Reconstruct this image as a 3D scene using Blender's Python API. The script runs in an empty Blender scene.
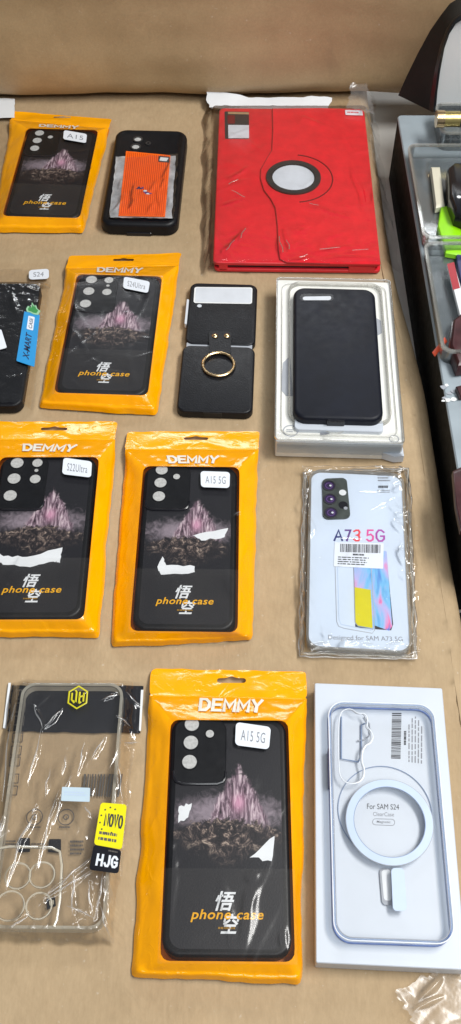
import bpy, math, random
import numpy as np
from mathutils import noise, Vector

S = 0.001                       # everything below is written in millimetres
scene = bpy.context.scene
COL = scene.collection
H, F, A = 665.0, 1000.0, math.radians(36)    # lens height over the table, focal length in pixels, tilt from plumb
CA, SA = math.cos(A), math.sin(A)

def ray(x, y):
    u = x - 230.5; v = 512 - y
    return u, v*CA + F*SA, v*SA - F*CA

def P(x, y, z=0.0):
    """measured point of the photograph -> point of the place at height z"""
    a, b, c = ray(x, y); t = (H - z)/-c
    return (a*t, b*t)

def PV(x, y, Y0):
    a, b, c = ray(x, y); t = Y0/b
    return (a*t, H + c*t)

# ------------------------------------------------------------------ materials
MATS = {}
def new_mat(name):
    m = bpy.data.materials.new(name); m.use_nodes = True
    nt = m.node_tree; nt.nodes.clear()
    out = nt.nodes.new('ShaderNodeOutputMaterial')
    MATS[name] = m
    return m, nt, out

def N(nt, t, **kw):
    n = nt.nodes.new(t)
    for k, v in kw.items():
        if k.startswith('i_'):
            n.inputs[k[2:].replace('_', ' ')].default_value = v
        else: setattr(n, k, v)
    return n

def rgba(c): return (c[0], c[1], c[2], 1)
def srgb(r, g, b):
    f = lambda c: (c/255/12.92) if c/255 <= .04045 else ((c/255+.055)/1.055)**2.4
    return (f(r), f(g), f(b))

def coords(nt, scale=1.0):
    tc = N(nt, 'ShaderNodeTexCoord'); mp = N(nt, 'ShaderNodeMapping')
    mp.inputs['Scale'].default_value = (scale,)*3 if not hasattr(scale, '__len__') else scale
    nt.links.new(tc.outputs['Object'], mp.inputs['Vector'])
    return mp.outputs['Vector']

def noise_n(nt, vec, scale, detail=3, rough=.55, dist=0):
    n = N(nt, 'ShaderNodeTexNoise'); nt.links.new(vec, n.inputs['Vector'])
    n.inputs['Scale'].default_value = scale; n.inputs['Detail'].default_value = detail
    n.inputs['Roughness'].default_value = rough; n.inputs['Distortion'].default_value = dist
    return n.outputs['Fac']

def ramp(nt, fac, stops):
    r = N(nt, 'ShaderNodeValToRGB'); nt.links.new(fac, r.inputs['Fac'])
    e = r.color_ramp.elements
    while len(e) < len(stops): e.new(.5)
    for el, (p, c) in zip(e, stops): el.position = p; el.color = rgba(c)
    return r.outputs['Color']

def mixc(nt, fac, a, b, mode='MIX'):
    m = N(nt, 'ShaderNodeMix', data_type='RGBA', blend_type=mode)
    for sock, v in ((m.inputs[0], fac), (m.inputs[6], a), (m.inputs[7], b)):
        if isinstance(v, (int, float)): sock.default_value = v
        elif isinstance(v, tuple): sock.default_value = rgba(v)
        else: nt.links.new(v, sock)
    return m.outputs[2]

def math_n(nt, op, a, b=0.0, c=None):
    m = N(nt, 'ShaderNodeMath', operation=op)
    for i, v in enumerate((a, b) if c is None else (a, b, c)):
        if isinstance(v, (int, float)): m.inputs[i].default_value = v
        else: nt.links.new(v, m.inputs[i])
    return m.outputs[0]

def bump(nt, h, strength, dist):
    b = N(nt, 'ShaderNodeBump'); nt.links.new(h, b.inputs['Height'])
    b.inputs['Strength'].default_value = strength; b.inputs['Distance'].default_value = dist
    return b.outputs['Normal']

def plain(name, c, rough=.5, var=.08, vscale=60, bscale=0, bstr=.2, metal=0, coat=0, spec=.5, sub=0, bdist=.0004):
    m, nt, out = new_mat(name)
    p = N(nt, 'ShaderNodeBsdfPrincipled'); nt.links.new(p.outputs[0], out.inputs[0])
    v = coords(nt)
    f = noise_n(nt, v, vscale, 4)
    lo = tuple(max(0, x*(1-var)) for x in c); hi = tuple(min(1, x*(1+var)) for x in c)
    nt.links.new(ramp(nt, f, [(.3, lo), (.7, hi)]), p.inputs['Base Color'])
    rr = math_n(nt, 'MULTIPLY_ADD', noise_n(nt, v, vscale*2.3, 2), rough*.5, rough*.75)
    nt.links.new(rr, p.inputs['Roughness'])
    p.inputs['Metallic'].default_value = metal
    p.inputs['Coat Weight'].default_value = coat; p.inputs['Coat Roughness'].default_value = .15
    p.inputs['Specular IOR Level'].default_value = spec
    if bscale:
        nt.links.new(bump(nt, noise_n(nt, v, bscale, 3), bstr, bdist), p.inputs['Normal'])
    return m

def film(name, tint=(1, 1, 1), haze=0.0, gloss=1.7, rough=.1, bscale=130, bstr=.25, base=.02, hazecol=(.8, .82, .85), bdist=.0012):
    m, nt, out = new_mat(name)
    v = coords(nt)
    nrm = bump(nt, noise_n(nt, v, bscale, 2, .5), bstr, bdist)
    tr = N(nt, 'ShaderNodeBsdfTransparent'); tr.inputs['Color'].default_value = rgba(tint)
    body = tr.outputs[0]
    if haze > 0:
        d = N(nt, 'ShaderNodeBsdfDiffuse'); d.inputs['Color'].default_value = rgba(hazecol)
        tl = N(nt, 'ShaderNodeBsdfTranslucent'); tl.inputs['Color'].default_value = rgba(hazecol)
        dm = N(nt, 'ShaderNodeMixShader'); dm.inputs[0].default_value = .5; nt.links.new(d.outputs[0], dm.inputs[1]); nt.links.new(tl.outputs[0], dm.inputs[2])
        mx = N(nt, 'ShaderNodeMixShader')
        hz = math_n(nt, 'MULTIPLY', noise_n(nt, v, 25, 3), haze*2)
        nt.links.new(hz, mx.inputs[0]); nt.links.new(body, mx.inputs[1]); nt.links.new(dm.outputs[0], mx.inputs[2])
        body = mx.outputs[0]
    g = N(nt, 'ShaderNodeBsdfGlossy'); g.inputs['Roughness'].default_value = rough
    nt.links.new(nrm, g.inputs['Normal'])
    fr = N(nt, 'ShaderNodeFresnel'); fr.inputs['IOR'].default_value = 1.45; nt.links.new(nrm, fr.inputs['Normal'])
    fac = math_n(nt, 'MINIMUM', math_n(nt, 'MULTIPLY_ADD', fr.outputs[0], gloss, base), .85)
    mx = N(nt, 'ShaderNodeMixShader'); nt.links.new(fac, mx.inputs[0])
    nt.links.new(body, mx.inputs[1]); nt.links.new(g.outputs[0], mx.inputs[2])
    nt.links.new(mx.outputs[0], out.inputs[0])
    return m

def kraft(name, c1, c2, fold=.25, rough=.7, spec=.3):
    m, nt, out = new_mat(name)
    p = N(nt, 'ShaderNodeBsdfPrincipled'); nt.links.new(p.outputs[0], out.inputs[0])
    v = coords(nt); vs = coords(nt, (1, .25, 1))
    big = noise_n(nt, v, 6, 5, .6, .4); fib = noise_n(nt, vs, 420, 4, .7); mid = noise_n(nt, v, 38, 5, .65, .3)
    col = ramp(nt, big, [(.25, c1), (.75, c2)])
    col = mixc(nt, .22, col, ramp(nt, fib, [(.3, (.35, .33, .30)), (.7, (.66, .67, .68))]), 'OVERLAY')
    col = mixc(nt, .35, col, ramp(nt, mid, [(.3, (.42, .41, .40)), (.72, (.58, .58, .585))]), 'OVERLAY')
    fl = N(nt, 'ShaderNodeMapRange'); nt.links.new(noise_n(nt, v, 260, 2, .5), fl.inputs[0]); fl.inputs[1].default_value = .70; fl.inputs[2].default_value = .78
    col = mixc(nt, math_n(nt, 'MULTIPLY', fl.outputs[0], .35), col, (.62, .56, .46))
    sm = N(nt, 'ShaderNodeMapRange'); nt.links.new(noise_n(nt, v, 14, 6, .7, 1.2), sm.inputs[0]); sm.inputs[1].default_value = .56; sm.inputs[2].default_value = .72
    col = mixc(nt, math_n(nt, 'MULTIPLY', sm.outputs[0], .28), col, (.24, .17, .10))
    nt.links.new(col, p.inputs['Base Color'])
    nt.links.new(math_n(nt, 'MULTIPLY_ADD', mid, .25, rough-.12), p.inputs['Roughness'])
    p.inputs['Specular IOR Level'].default_value = spec
    b1 = bump(nt, noise_n(nt, v, 22, 4, .6, .6), fold, .004)
    b = N(nt, 'ShaderNodeBump'); b.inputs['Strength'].default_value = .12; b.inputs['Distance'].default_value = .0006
    nt.links.new(fib, b.inputs['Height']); nt.links.new(b1, b.inputs['Normal'])
    nt.links.new(b.outputs[0], p.inputs['Normal'])
    return m

kraft('kraft_table', (.385, .275, .158), (.465, .345, .210), .5)
kraft('kraft_riser', (.38, .262, .14), (.47, .335, .188), .14, .5, .5)
def foil_plastic(name, c, rough):
    """thin printed plastic: even colour, sharp gloss, many small crinkles"""
    m, nt, out = new_mat(name)
    p = N(nt, 'ShaderNodeBsdfPrincipled'); nt.links.new(p.outputs[0], out.inputs[0])
    v = coords(nt)
    f = noise_n(nt, v, 35, 4)
    nt.links.new(ramp(nt, f, [(.3, tuple(x*.93 for x in c)), (.7, tuple(min(1, x*1.05) for x in c))]), p.inputs['Base Color'])
    p.inputs['Roughness'].default_value = rough; p.inputs['Specular IOR Level'].default_value = .45
    h1 = noise_n(nt, v, 55, 3, .55, 1.8); h2 = noise_n(nt, v, 260, 2, .6, .8)
    r = N(nt, 'ShaderNodeMapRange'); nt.links.new(h1, r.inputs[0]); r.inputs[1].default_value = .55; r.inputs[2].default_value = .75
    b1 = bump(nt, r.outputs[0], .16, .0012)
    b = N(nt, 'ShaderNodeBump'); b.inputs['Strength'].default_value = .2; b.inputs['Distance'].default_value = .0004
    nt.links.new(h2, b.inputs['Height']); nt.links.new(b1, b.inputs['Normal']); nt.links.new(b.outputs[0], p.inputs['Normal'])
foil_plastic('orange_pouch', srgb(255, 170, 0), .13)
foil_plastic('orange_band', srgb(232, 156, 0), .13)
plain('orange_back', srgb(215, 120, 5), .4, .05)
plain('black_case', (.0045, .005, .007), .42, .25, 80, 900, .12, spec=.28)
plain('navy_silicone', (.005, .0065, .013), .48, .25, 50, 900, .1, spec=.25)
plain('black_gloss', (.008, .008, .012), .2, .2, 60)
plain('black_leather', (.006, .0065, .009), .42, .2, 80, 700, .35, bdist=.0006, spec=.28)
plain('lens_paper', (.48, .48, .47), .6, .18, 500)
plain('white_print', (.72, .74, .76), .5, .05)
plain('sticker_white', (.74, .78, .84), .45, .03)
plain('yellow_print', srgb(236, 172, 10), .4, .05)
plain('gold_print', srgb(150, 110, 20), .4, .05)
plain('silver_print', (.72, .70, .62), .35, .05)
plain('ink', (.03, .032, .04), .5, .1)
plain('grey_ink', (.22, .23, .26), .5, .1)
plain('faint_ink', (.10, .09, .08), .5, .1)
plain('orange_card', srgb(250, 104, 4), .45, .06, 120)
plain('orange_stripe', srgb(205, 62, 4), .45, .06)
plain('red_leather', (.70, .018, .030), .36, .10, 70, 800, .3, coat=.15, bdist=.0005)
plain('red_seam', (.34, .010, .016), .5, .1)
plain('red_groove', (.16, .006, .01), .5, .1)
plain('dark_grey', (.03, .03, .032), .35, .15)
plain('foam_white', (.62, .65, .70), .7, .06)
plain('paper_white', (.72, .74, .76), .6, .03, 40, 60, .2)
plain('box_white', (.58, .625, .69), .4, .025, 30, 40, .08)
plain('box_cream', (.76, .76, .72), .42, .06, 30, 50, .25)
plain('foil', (.55, .57, .60), .3, .5, 45, metal=.35)
plain('gold', (.82, .60, .34), .22, .1, metal=1)
plain('blue_tag', srgb(0, 140, 205), .4, .05)
plain('blue_ink', srgb(10, 40, 80), .5, .05)
plain('leaf_green', srgb(50, 140, 70), .5, .15)
plain('pale_green', srgb(150, 200, 160), .5, .1)
plain('yellow_tag', srgb(232, 222, 0), .4, .04)
plain('yellow_ink', srgb(205, 195, 20), .4, .04)
plain('black_card', (.006, .0065, .011), .45, .2, spec=.25)
plain('pale_blue', (.50, .62, .70), .5, .04)
plain('card_white', (.58, .66, .77), .45, .03, 30, 30, .05)
plain('c_blue', srgb(40, 45, 110), .5, .03)
plain('c_purple', srgb(95, 60, 130), .5, .03)
plain('c_red', srgb(222, 70, 80), .5, .03)
plain('c_pink', srgb(215, 80, 150), .5, .03)
plain('c_violet', srgb(165, 70, 160), .5, .03)
plain('lens_violet', (.03, .02, .06), .12, .3)
plain('island_grey', (.055, .065, .06), .3, .3, 150)
plain('ring_blue', (.50, .60, .76), .35, .03)
plain('line_blue', (.20, .27, .42), .35, .05)
plain('shade_grey', (.34, .36, .40), .5, .05)
plain('tray_grey', (.30, .35, .385), .45, .12, 25, 300, .2)
plain('tray_black', (.004, .0045, .005), .6, .3, spec=.15)
plain('counter_grey', (.72, .70, .66), .6, .15, 12)
plain('floor_dark', (.012, .012, .013), .7, .2)
plain('lime', srgb(150, 225, 10), .4, .05)
plain('maroon', (.05, .012, .014), .35, .3, 90)
plain('signal_red', srgb(165, 45, 55), .4, .05)
plain('navy', srgb(40, 45, 95), .4, .1)
plain('beige_card', srgb(215, 210, 190), .5, .05)
plain('tag_orange', srgb(235, 85, 45), .5, .06)
plain('lid_grey', (.78, .79, .79), .3, .06, 8)
plain('lid_black', (.010, .010, .012), .3, .2)
plain('lid_brown', (.03, .028, .025), .65, .3, 14, spec=.15)
plain('battery_gold', (.62, .50, .20), .28, .15, metal=.9)
film('bag_film', (1, 1, 1), .0, 1.6, .12, 110, .4, .006)
film('window_film', (1, 1, 1), .0, .7, .17, 60, .12, .0)
film('crumple_film', (1, 1, 1), .012, 1.8, .14, 110, .45, .015)
film('clear_shell', (1, 1, 1), .006, .7, .06, 40, .05, .0)
film('clear_rim', (.975, .975, .965), .24, .7, .10, 60, .1, .02, (.97, .95, .88))
film('blue_rim', (.93, .96, 1), .055, .45, .08, 60, .1, .01, (.68, .79, .98))
film('case_rim', (1, 1, .99), .46, .7, .10, 60, .1, .02, (.97, .93, .80))
film('corner_film', (1, 1, 1), .10, 1.5, .28, 120, .4, .03)
film('window_reflection_haze', (1, 1, 1), .028, .8, .16, 70, .22, .004, (.75, .70, .62))  # brownish haze painted in for the reflection on the lifted film
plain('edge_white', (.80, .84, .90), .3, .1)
plain('edge_blue', (.16, .25, .58), .3, .3, 60)
film('box_clear', (.93, .95, .955), .12, 1.8, .12, 50, .1, .03, (.6, .65, .68))
film('crease_sheen', (1, 1, 1), .22, 2.0, .2, 120, .3, .05, (.9, .92, .95))  # whitened plastic, its haze also painting the sheen along folds

def print_mat():
    """generic dusk-rock print: a mauve crest over a bronze mottled band on black"""
    m, nt, out = new_mat('case_print')
    p = N(nt, 'ShaderNodeBsdfPrincipled'); nt.links.new(p.outputs[0], out.inputs[0])
    tc = N(nt, 'ShaderNodeTexCoord'); uv = tc.outputs['UV']
    sp = N(nt, 'ShaderNodeSeparateXYZ'); nt.links.new(uv, sp.inputs[0]); u, v = sp.outputs[0], sp.outputs[1]
    mp = N(nt, 'ShaderNodeMapping'); nt.links.new(uv, mp.inputs[0]); mp.inputs['Scale'].default_value = (1, 2, 1)
    oi = N(nt, 'ShaderNodeObjectInfo'); cb = N(nt, 'ShaderNodeCombineXYZ'); nt.links.new(math_n(nt, 'MULTIPLY', oi.outputs['Random'], 7.0), cb.inputs[0]); nt.links.new(cb.outputs[0], mp.inputs['Location'])
    w = mp.outputs[0]
    n1 = noise_n(nt, w, 5, 5, .65, .6); n2 = noise_n(nt, w, 14, 6, .7, .8); n3 = noise_n(nt, w, 60, 3, .7)
    mp2 = N(nt, 'ShaderNodeMapping'); nt.links.new(uv, mp2.inputs[0]); mp2.inputs['Scale'].default_value = (3.2, 1.1, 1)
    streak = noise_n(nt, mp2.outputs[0], 9, 4, .7, .9)
    def gauss(cu, cv, su, sv):
        a = math_n(nt, 'POWER', math_n(nt, 'ABSOLUTE', math_n(nt, 'DIVIDE', math_n(nt, 'SUBTRACT', u, cu), su)), 2.0)
        b = math_n(nt, 'POWER', math_n(nt, 'ABSOLUTE', math_n(nt, 'DIVIDE', math_n(nt, 'SUBTRACT', v, cv), sv)), 2.0)
        return math_n(nt, 'EXPONENT', math_n(nt, 'MULTIPLY', math_n(nt, 'ADD', a, b), -1.0))
    def sharp(x, lo, hi): 
        r = N(nt, 'ShaderNodeMapRange', interpolation_type='SMOOTHSTEP'); nt.links.new(x, r.inputs[0])
        r.inputs[1].default_value = lo; r.inputs[2].default_value = hi
        return r.outputs[0]
    def wob(x, nn, k): return math_n(nt, 'ADD', x, math_n(nt, 'MULTIPLY', math_n(nt, 'SUBTRACT', nn, .5), k))
    peak = math_n(nt, 'SUBTRACT', .80, math_n(nt, 'MULTIPLY', math_n(nt, 'POWER', math_n(nt, 'ABSOLUTE', math_n(nt, 'SUBTRACT', u, .60)), 1.30), 1.25))
    crest = math_n(nt, 'MULTIPLY', sharp(math_n(nt, 'SUBTRACT', wob(peak, n2, .16), v), .0, .05), sharp(wob(v, n2, .10), .46, .56))
    crest = math_n(nt, 'MULTIPLY', crest, sharp(math_n(nt, 'SUBTRACT', .33, math_n(nt, 'ABSOLUTE', math_n(nt, 'SUBTRACT', u, .60))), 0.0, .09))
    mist = sharp(wob(gauss(.52, .57, .60, .095), n2, 1.1), .22, 1.0)
    low = math_n(nt, 'ADD', .31, math_n(nt, 'MULTIPLY', math_n(nt, 'ABSOLUTE', math_n(nt, 'SUBTRACT', u, .5)), .22))
    high = math_n(nt, 'SUBTRACT', .555, math_n(nt, 'MULTIPLY', math_n(nt, 'POWER', math_n(nt, 'ABSOLUTE', math_n(nt, 'SUBTRACT', u, .5)), 2.0), .25))
    rock = math_n(nt, 'MULTIPLY', sharp(math_n(nt, 'SUBTRACT', wob(high, n2, .14), v), 0, .02), sharp(math_n(nt, 'SUBTRACT', wob(v, n2, .12), low), 0, .12))
    dk = mixc(nt, n3, (.003, .003, .005), (.016, .016, .022))
    col = mixc(nt, mist, dk, (.26, .215, .25))
    cc = ramp(nt, streak, [(.34, (.015, .01, .015)), (.47, (.16, .10, .135)), (.58, (.46, .35, .40)), (.68, (.66, .56, .58)), (.8, (.2, .11, .16))])
    col = mixc(nt, crest, col, cc)
    glow = math_n(nt, 'MULTIPLY', gauss(.60, .62, .055, .035), .8)
    col = mixc(nt, glow, col, (.58, .27, .40))
    n4 = noise_n(nt, w, 11, 8, .8, 1.2)
    rockc = ramp(nt, n4, [(.38, (.004, .004, .006)), (.50, (.022, .017, .02)), (.57, (.15, .11, .095)), (.64, (.56, .45, .36)), (.70, (.12, .10, .105))])
    col = mixc(nt, rock, col, rockc)
    nt.links.new(col, p.inputs['Base Color']); p.inputs['Roughness'].default_value = .42
    nt.links.new(bump(nt, n3, .3, .0003), p.inputs['Normal'])
print_mat()

def wallpaper_mat():
    m, nt, out = new_mat('screen_print')
    p = N(nt, 'ShaderNodeBsdfPrincipled'); nt.links.new(p.outputs[0], out.inputs[0])
    tc = N(nt, 'ShaderNodeTexCoord')
    f = noise_n(nt, tc.outputs['UV'], 1.9, 3, .5, .6)
    c = ramp(nt, f, [(.28, srgb(60, 90, 190)), (.42, srgb(120, 185, 225)), (.54, srgb(185, 175, 220)), (.61, srgb(230, 120, 165)), (.7, srgb(90, 120, 200))])
    nt.links.new(c, p.inputs['Base Color']); p.inputs['Roughness'].default_value = .4
wallpaper_mat()

# ------------------------------------------------------------------ geometry
class G:
    def __init__(s): s.v = []; s.f = []; s.m = []; s.uv = []; s.names = []
    def slot(s, mat):
        if mat not in s.names: s.names.append(mat)
        return s.names.index(mat)
    def add(s, verts, faces, mat, uv=None):
        o = len(s.v); k = s.slot(mat)
        s.v += [tuple(map(float, p)) for p in verts]
        s.uv += list(uv) if uv is not None else [(0, 0)]*len(verts)
        for f in faces: s.f.append([i+o for i in f]); s.m.append(k)
        return s

def mesh_obj(name, g, parent=None, smooth=35):
    me = bpy.data.meshes.new(name)
    me.from_pydata([(x*S, y*S, z*S) for x, y, z in g.v], [], g.f)
    for n in g.names: me.materials.append(MATS[n])
    me.polygons.foreach_set('material_index', g.m)
    ul = me.uv_layers.new(name='UVMap')
    vi = np.empty(len(me.loops), dtype=np.int32); me.loops.foreach_get('vertex_index', vi)
    ul.data.foreach_set('uv', np.array(g.uv, dtype=np.float32)[vi].ravel())
    me.update()
    if smooth:
        me.polygons.foreach_set('use_smooth', [True]*len(me.polygons))
        me.set_sharp_from_angle(angle=math.radians(smooth))
    o = bpy.data.objects.new(name, me); COL.objects.link(o)
    if parent is not None: o.parent = parent
    return o

def props(o, label, cat, group=None):
    o['label'] = label; o['category'] = cat
    if group: o['group'] = group
    return o

class Thing:
    def __init__(s, name, label, cat, x, y, z=0, rot=0, group=None):
        s.x, s.y, s.z, s.r = x, y, z, math.radians(rot)
        s.o = bpy.data.objects.new(name, None); s.o.empty_display_size = .02
        COL.objects.link(s.o); s.o.location = (x*S, y*S, z*S); s.o.rotation_euler = (0, 0, s.r)
        props(s.o, label, cat, group)
    def loc(s, X, Y):
        c, n = math.cos(-s.r), math.sin(-s.r); dx, dy = X-s.x, Y-s.y
        return (c*dx-n*dy, n*dx+c*dy)
    def px(s, x, y, zw): return s.loc(*P(x, y, zw))
    def quad(s, pts, zw): return [s.px(x, y, zw) for x, y in pts]
    def add(s, name, g, parent=None, smooth=35): return mesh_obj(name, g, parent or s.o, smooth)

def rr(w, h, r, n=8, cx=0, cy=0):
    r = max(.01, min(r, w/2, h/2)); pts = []
    for k, (sx, sy) in enumerate(((1, 1), (-1, 1), (-1, -1), (1, -1))):
        for i in range(n+1):
            a = math.pi/2*(k + i/n)
            pts.append((cx+sx*(w/2-r)+r*math.cos(a), cy+sy*(h/2-r)+r*math.sin(a)))
    return pts

def circ(r, n=28, cx=0, cy=0, ry=None):
    ry = r if ry is None else ry
    return [(cx+r*math.cos(2*math.pi*i/n), cy+ry*math.sin(2*math.pi*i/n)) for i in range(n)]

def loft(g, loops, mat, cap0=True, cap1=True):
    n = len(loops[0]); vs = [p for l in loops for p in l]; fs = []
    for k in range(len(loops)-1):
        for i in range(n):
            j = (i+1) % n
            fs.append((k*n+i, k*n+j, (k+1)*n+j, (k+1)*n+i))
    if cap0: fs.append(tuple(range(n-1, -1, -1)))
    if cap1: fs.append(tuple((len(loops)-1)*n+i for i in range(n)))
    return g.add(vs, fs, mat)

def rr_solid(g, w, h, r, prof, mat, cx=0, cy=0, n=8):
    return loft(g, [[(x, y, z) for x, y in rr(w-2*i, h-2*i, r-i, n, cx, cy)] for z, i in prof], mat)

def round_prof(z0, z1, b, k=4, bot=.6):
    p = [(z0, bot), (z0+bot, 0)]
    for i in range(k+1):
        a = math.pi/2*i/k
        p.append((z1-b+b*math.sin(a), b-b*math.cos(a)))
    return p

def flat(g, pts, z, mat, uv=None):
    return g.add([(p[0], p[1], z) for p in pts], [tuple(range(len(pts)))], mat, uv)

def prism(g, pts, z0, z1, mat):
    a = sum(pts[i][0]*pts[(i+1) % len(pts)][1]-pts[(i+1) % len(pts)][0]*pts[i][1] for i in range(len(pts)))
    if a < 0: pts = pts[::-1]
    return loft(g, [[(x, y, z0) for x, y in pts], [(x, y, z1) for x, y in pts]], mat)

def annulus(g, outer, inner, z0, z1, mat):
    n = len(outer); L = [[(x, y, z0) for x, y in inner], [(x, y, z0) for x, y in outer], [(x, y, z1) for x, y in outer], [(x, y, z1) for x, y in inner]]
    vs = [p for l in L for p in l]; fs = []
    for k in range(4):
        for i in range(n):
            j = (i+1) % n
            fs.append((k*n+i, k*n+j, ((k+1) % 4)*n+j, ((k+1) % 4)*n+i))
    return g.add(vs, fs, mat)

def tube(g, path, rad, mat, n=8, closed=False, flatz=1.0):
    pts = [Vector(p) for p in path]; m = len(pts); loops = []
    for i in range(m):
        a = pts[i-1] if (i > 0 or closed) else pts[i]; b = pts[(i+1) % m] if (i < m-1 or closed) else pts[i]
        d = (b-a).normalized(); up = Vector((0, 0, 1)) if abs(d.z) < .9 else Vector((1, 0, 0))
        s = d.cross(up).normalized(); t = s.cross(d)
        loops.append([tuple(pts[i]+s*rad*math.cos(2*math.pi*k/n)+t*rad*flatz*math.sin(2*math.pi*k/n)) for k in range(n)])
    if closed: loops.append(loops[0])
    return loft(g, loops, mat, not closed, not closed)

def bil(c, u, v):
    (ax, ay), (bx, by), (cx, cy), (dx, dy) = c       # TL TR BR BL
    return ((1-u)*v*ax+u*v*bx+u*(1-v)*cx+(1-u)*(1-v)*dx, (1-u)*v*ay+u*v*by+u*(1-v)*cy+(1-u)*(1-v)*dy)

def quad_rr(g, c, r, z, mat, n=5, thick=0):
    w = math.dist(c[0], c[1]); h = math.dist(c[0], c[3])
    pts = [bil(c, x/w+.5, y/h+.5) for x, y in rr(w, h, r, n)]
    if thick: return prism(g, pts, z-thick, z, mat)
    return flat(g, pts, z, mat)

TXT = {}
def glyphs(s, bold=0, shear=0, space=1.0):
    key = (s, bold, shear, space)
    if key in TXT: return TXT[key]
    c = bpy.data.curves.new('lettering', 'FONT'); c.body = s; c.offset = bold; c.shear = shear; c.space_character = space
    c.resolution_u = 4
    o = bpy.data.objects.new('lettering', c); COL.objects.link(o)
    e = o.evaluated_get(bpy.context.evaluated_depsgraph_get()); me = e.to_mesh()
    v = [(p.co.x, p.co.y) for p in me.vertices]; f = [tuple(p.vertices) for p in me.polygons]
    e.to_mesh_clear(); bpy.data.objects.remove(o); bpy.data.curves.remove(c)
    x0 = min(p[0] for p in v); x1 = max(p[0] for p in v); y0 = min(p[1] for p in v); y1 = max(p[1] for p in v)
    v = [((x-x0)/(x1-x0), (y-y0)/(y1-y0)) for x, y in v]
    TXT[key] = (v, f); return TXT[key]

def text(g, s, c, z, mat, bold=0, shear=0, space=1.0):
    """fill the four cornered patch c (TL TR BR BL) with the lettering; z may be a function of x, y"""
    v, f = glyphs(s, bold, shear, space)
    pts = [bil(c, u, w) for u, w in v]
    zf = z if callable(z) else (lambda x, y: z)
    return g.add([(x, y, zf(x, y)) for x, y in pts], f, mat)

STROKES = {
 'D': (1.0, [[(0, 0), (0, 1), (.62, 1), (1, .7), (1, .3), (.62, 0), (0, 0)]]),
 'E': (.85, [[(1, 1), (0, 1), (0, 0), (1, 0)], [(0, .5), (.85, .5)]]),
 'M': (1.15, [[(0, 0), (0, 1), (.5, .32), (1, 1), (1, 0)]]),
 'Y': (.95, [[(0, 1), (.5, .45), (1, 1)], [(.5, .45), (.5, 0)]]),
 'A': (.95, [[(0, 0), (.5, 1), (1, 0)], [(.2, .33), (.8, .33)]]),
 '7': (.8, [[(0, 1), (1, 1), (.35, 0)]]),
 '3': (.8, [[(0, .9), (.35, 1), (.8, 1), (1, .82), (.85, .58), (.4, .53), (.85, .48), (1, .2), (.8, 0), (.3, 0), (0, .12)]]),
 '5': (.8, [[(.95, 1), (.12, 1), (.05, .52), (.6, .62), (1, .42), (.95, .12), (.6, 0), (.25, 0), (0, .12)]]),
 'G': (.95, [[(.95, .82), (.65, 1), (.3, 1), (0, .72), (0, .28), (.3, 0), (.7, 0), (1, .18), (1, .45), (.6, .45)]]),
 'N': (1.0, [[(0, 0), (0, 1), (1, 0), (1, 1)]]), 'O': (1.0, [[(.3, 1), (.7, 1), (1, .7), (1, .3), (.7, 0), (.3, 0), (0, .3), (0, .7), (.3, 1)]]),
 'V': (.95, [[(0, 1), (.5, 0), (1, 1)]]), 'H': (.95, [[(0, 0), (0, 1)], [(1, 0), (1, 1)], [(0, .5), (1, .5)]]),
 'J': (.8, [[(1, 1), (1, .25), (.75, 0), (.3, 0), (0, .22)]]),
}
def block(g, s, c, z, mat, rad, gap=.32, shear=0.0):
    zf = z if callable(z) else (lambda x, y: z)
    tot = sum(STROKES[k][0] for k in s)+gap*(len(s)-1); x = 0; sc = 1.0/tot
    for n_, k in enumerate(s):
        w, st = STROKES[k]
        for j, pl in enumerate(st):
            pts = []
            for i in range(len(pl)):
                a = pl[i]; u = (x+a[0]*w)*sc+shear*(a[1]-.5); X, Y = bil(c, u, a[1]); pts.append((X, Y))
            # flat ribbons with mitred joins
            L, Rr = [], []; m = len(pts); closed = m > 2 and math.dist(pts[0], pts[-1]) < 1e-6
            for i in range(m):
                p = Vector(pts[i]); pv = Vector(pts[i-1]) if i > 0 else (Vector(pts[-2]) if closed else None); nx = Vector(pts[i+1]) if i < m-1 else (Vector(pts[1]) if closed else None)
                d1 = (p-pv).normalized() if pv is not None else None; d2 = (nx-p).normalized() if nx is not None else None
                if d1 is None: d1 = d2; p = p-d2*rad
                if d2 is None: d2 = d1; p = p+d1*rad
                n1 = Vector((-d1.y, d1.x)); n2 = Vector((-d2.y, d2.x)); b = (n1+n2)
                b = b.normalized() if b.length > .05 else n1
                k2 = min(1.7, 1/max(.35, b.dot(n1)))
                L.append(p+b*rad*k2); Rr.append(p-b*rad*k2)
            vs = [(q.x, q.y, zf(q.x, q.y)+.02*j) for q in L]+[(q.x, q.y, zf(q.x, q.y)+.02*j) for q in Rr]
            g.add(vs, [(i, m+i, m+i+1, i+1) for i in range(m-1)], mat)
        x += w+gap
    return g

def box_c(cx, cy, w, h, rot=0):
    a = math.radians(rot); c, s = math.cos(a), math.sin(a)
    return [(cx+x*c-y*s, cy+x*s+y*c) for x, y in ((-w/2, h/2), (w/2, h/2), (w/2, -h/2), (-w/2, -h/2))]

def bars(g, c, z, mat, n, seed, horiz=False, duty=.55):
    R = random.Random(seed); t = 0; k = 1.0/n
    while t < 1:
        a = k*R.uniform(.4, 1.5)*duty; b = min(1, t+a)
        q = [(t, 1), (b, 1), (b, 0), (t, 0)] if not horiz else [(0, b), (1, b), (1, t), (0, t)]
        flat(g, [bil(c, u, v) for u, v in q][::-1], z, mat)
        t = b + k*R.uniform(.4, 1.3)*(1-duty)+.0001
    return g

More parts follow.
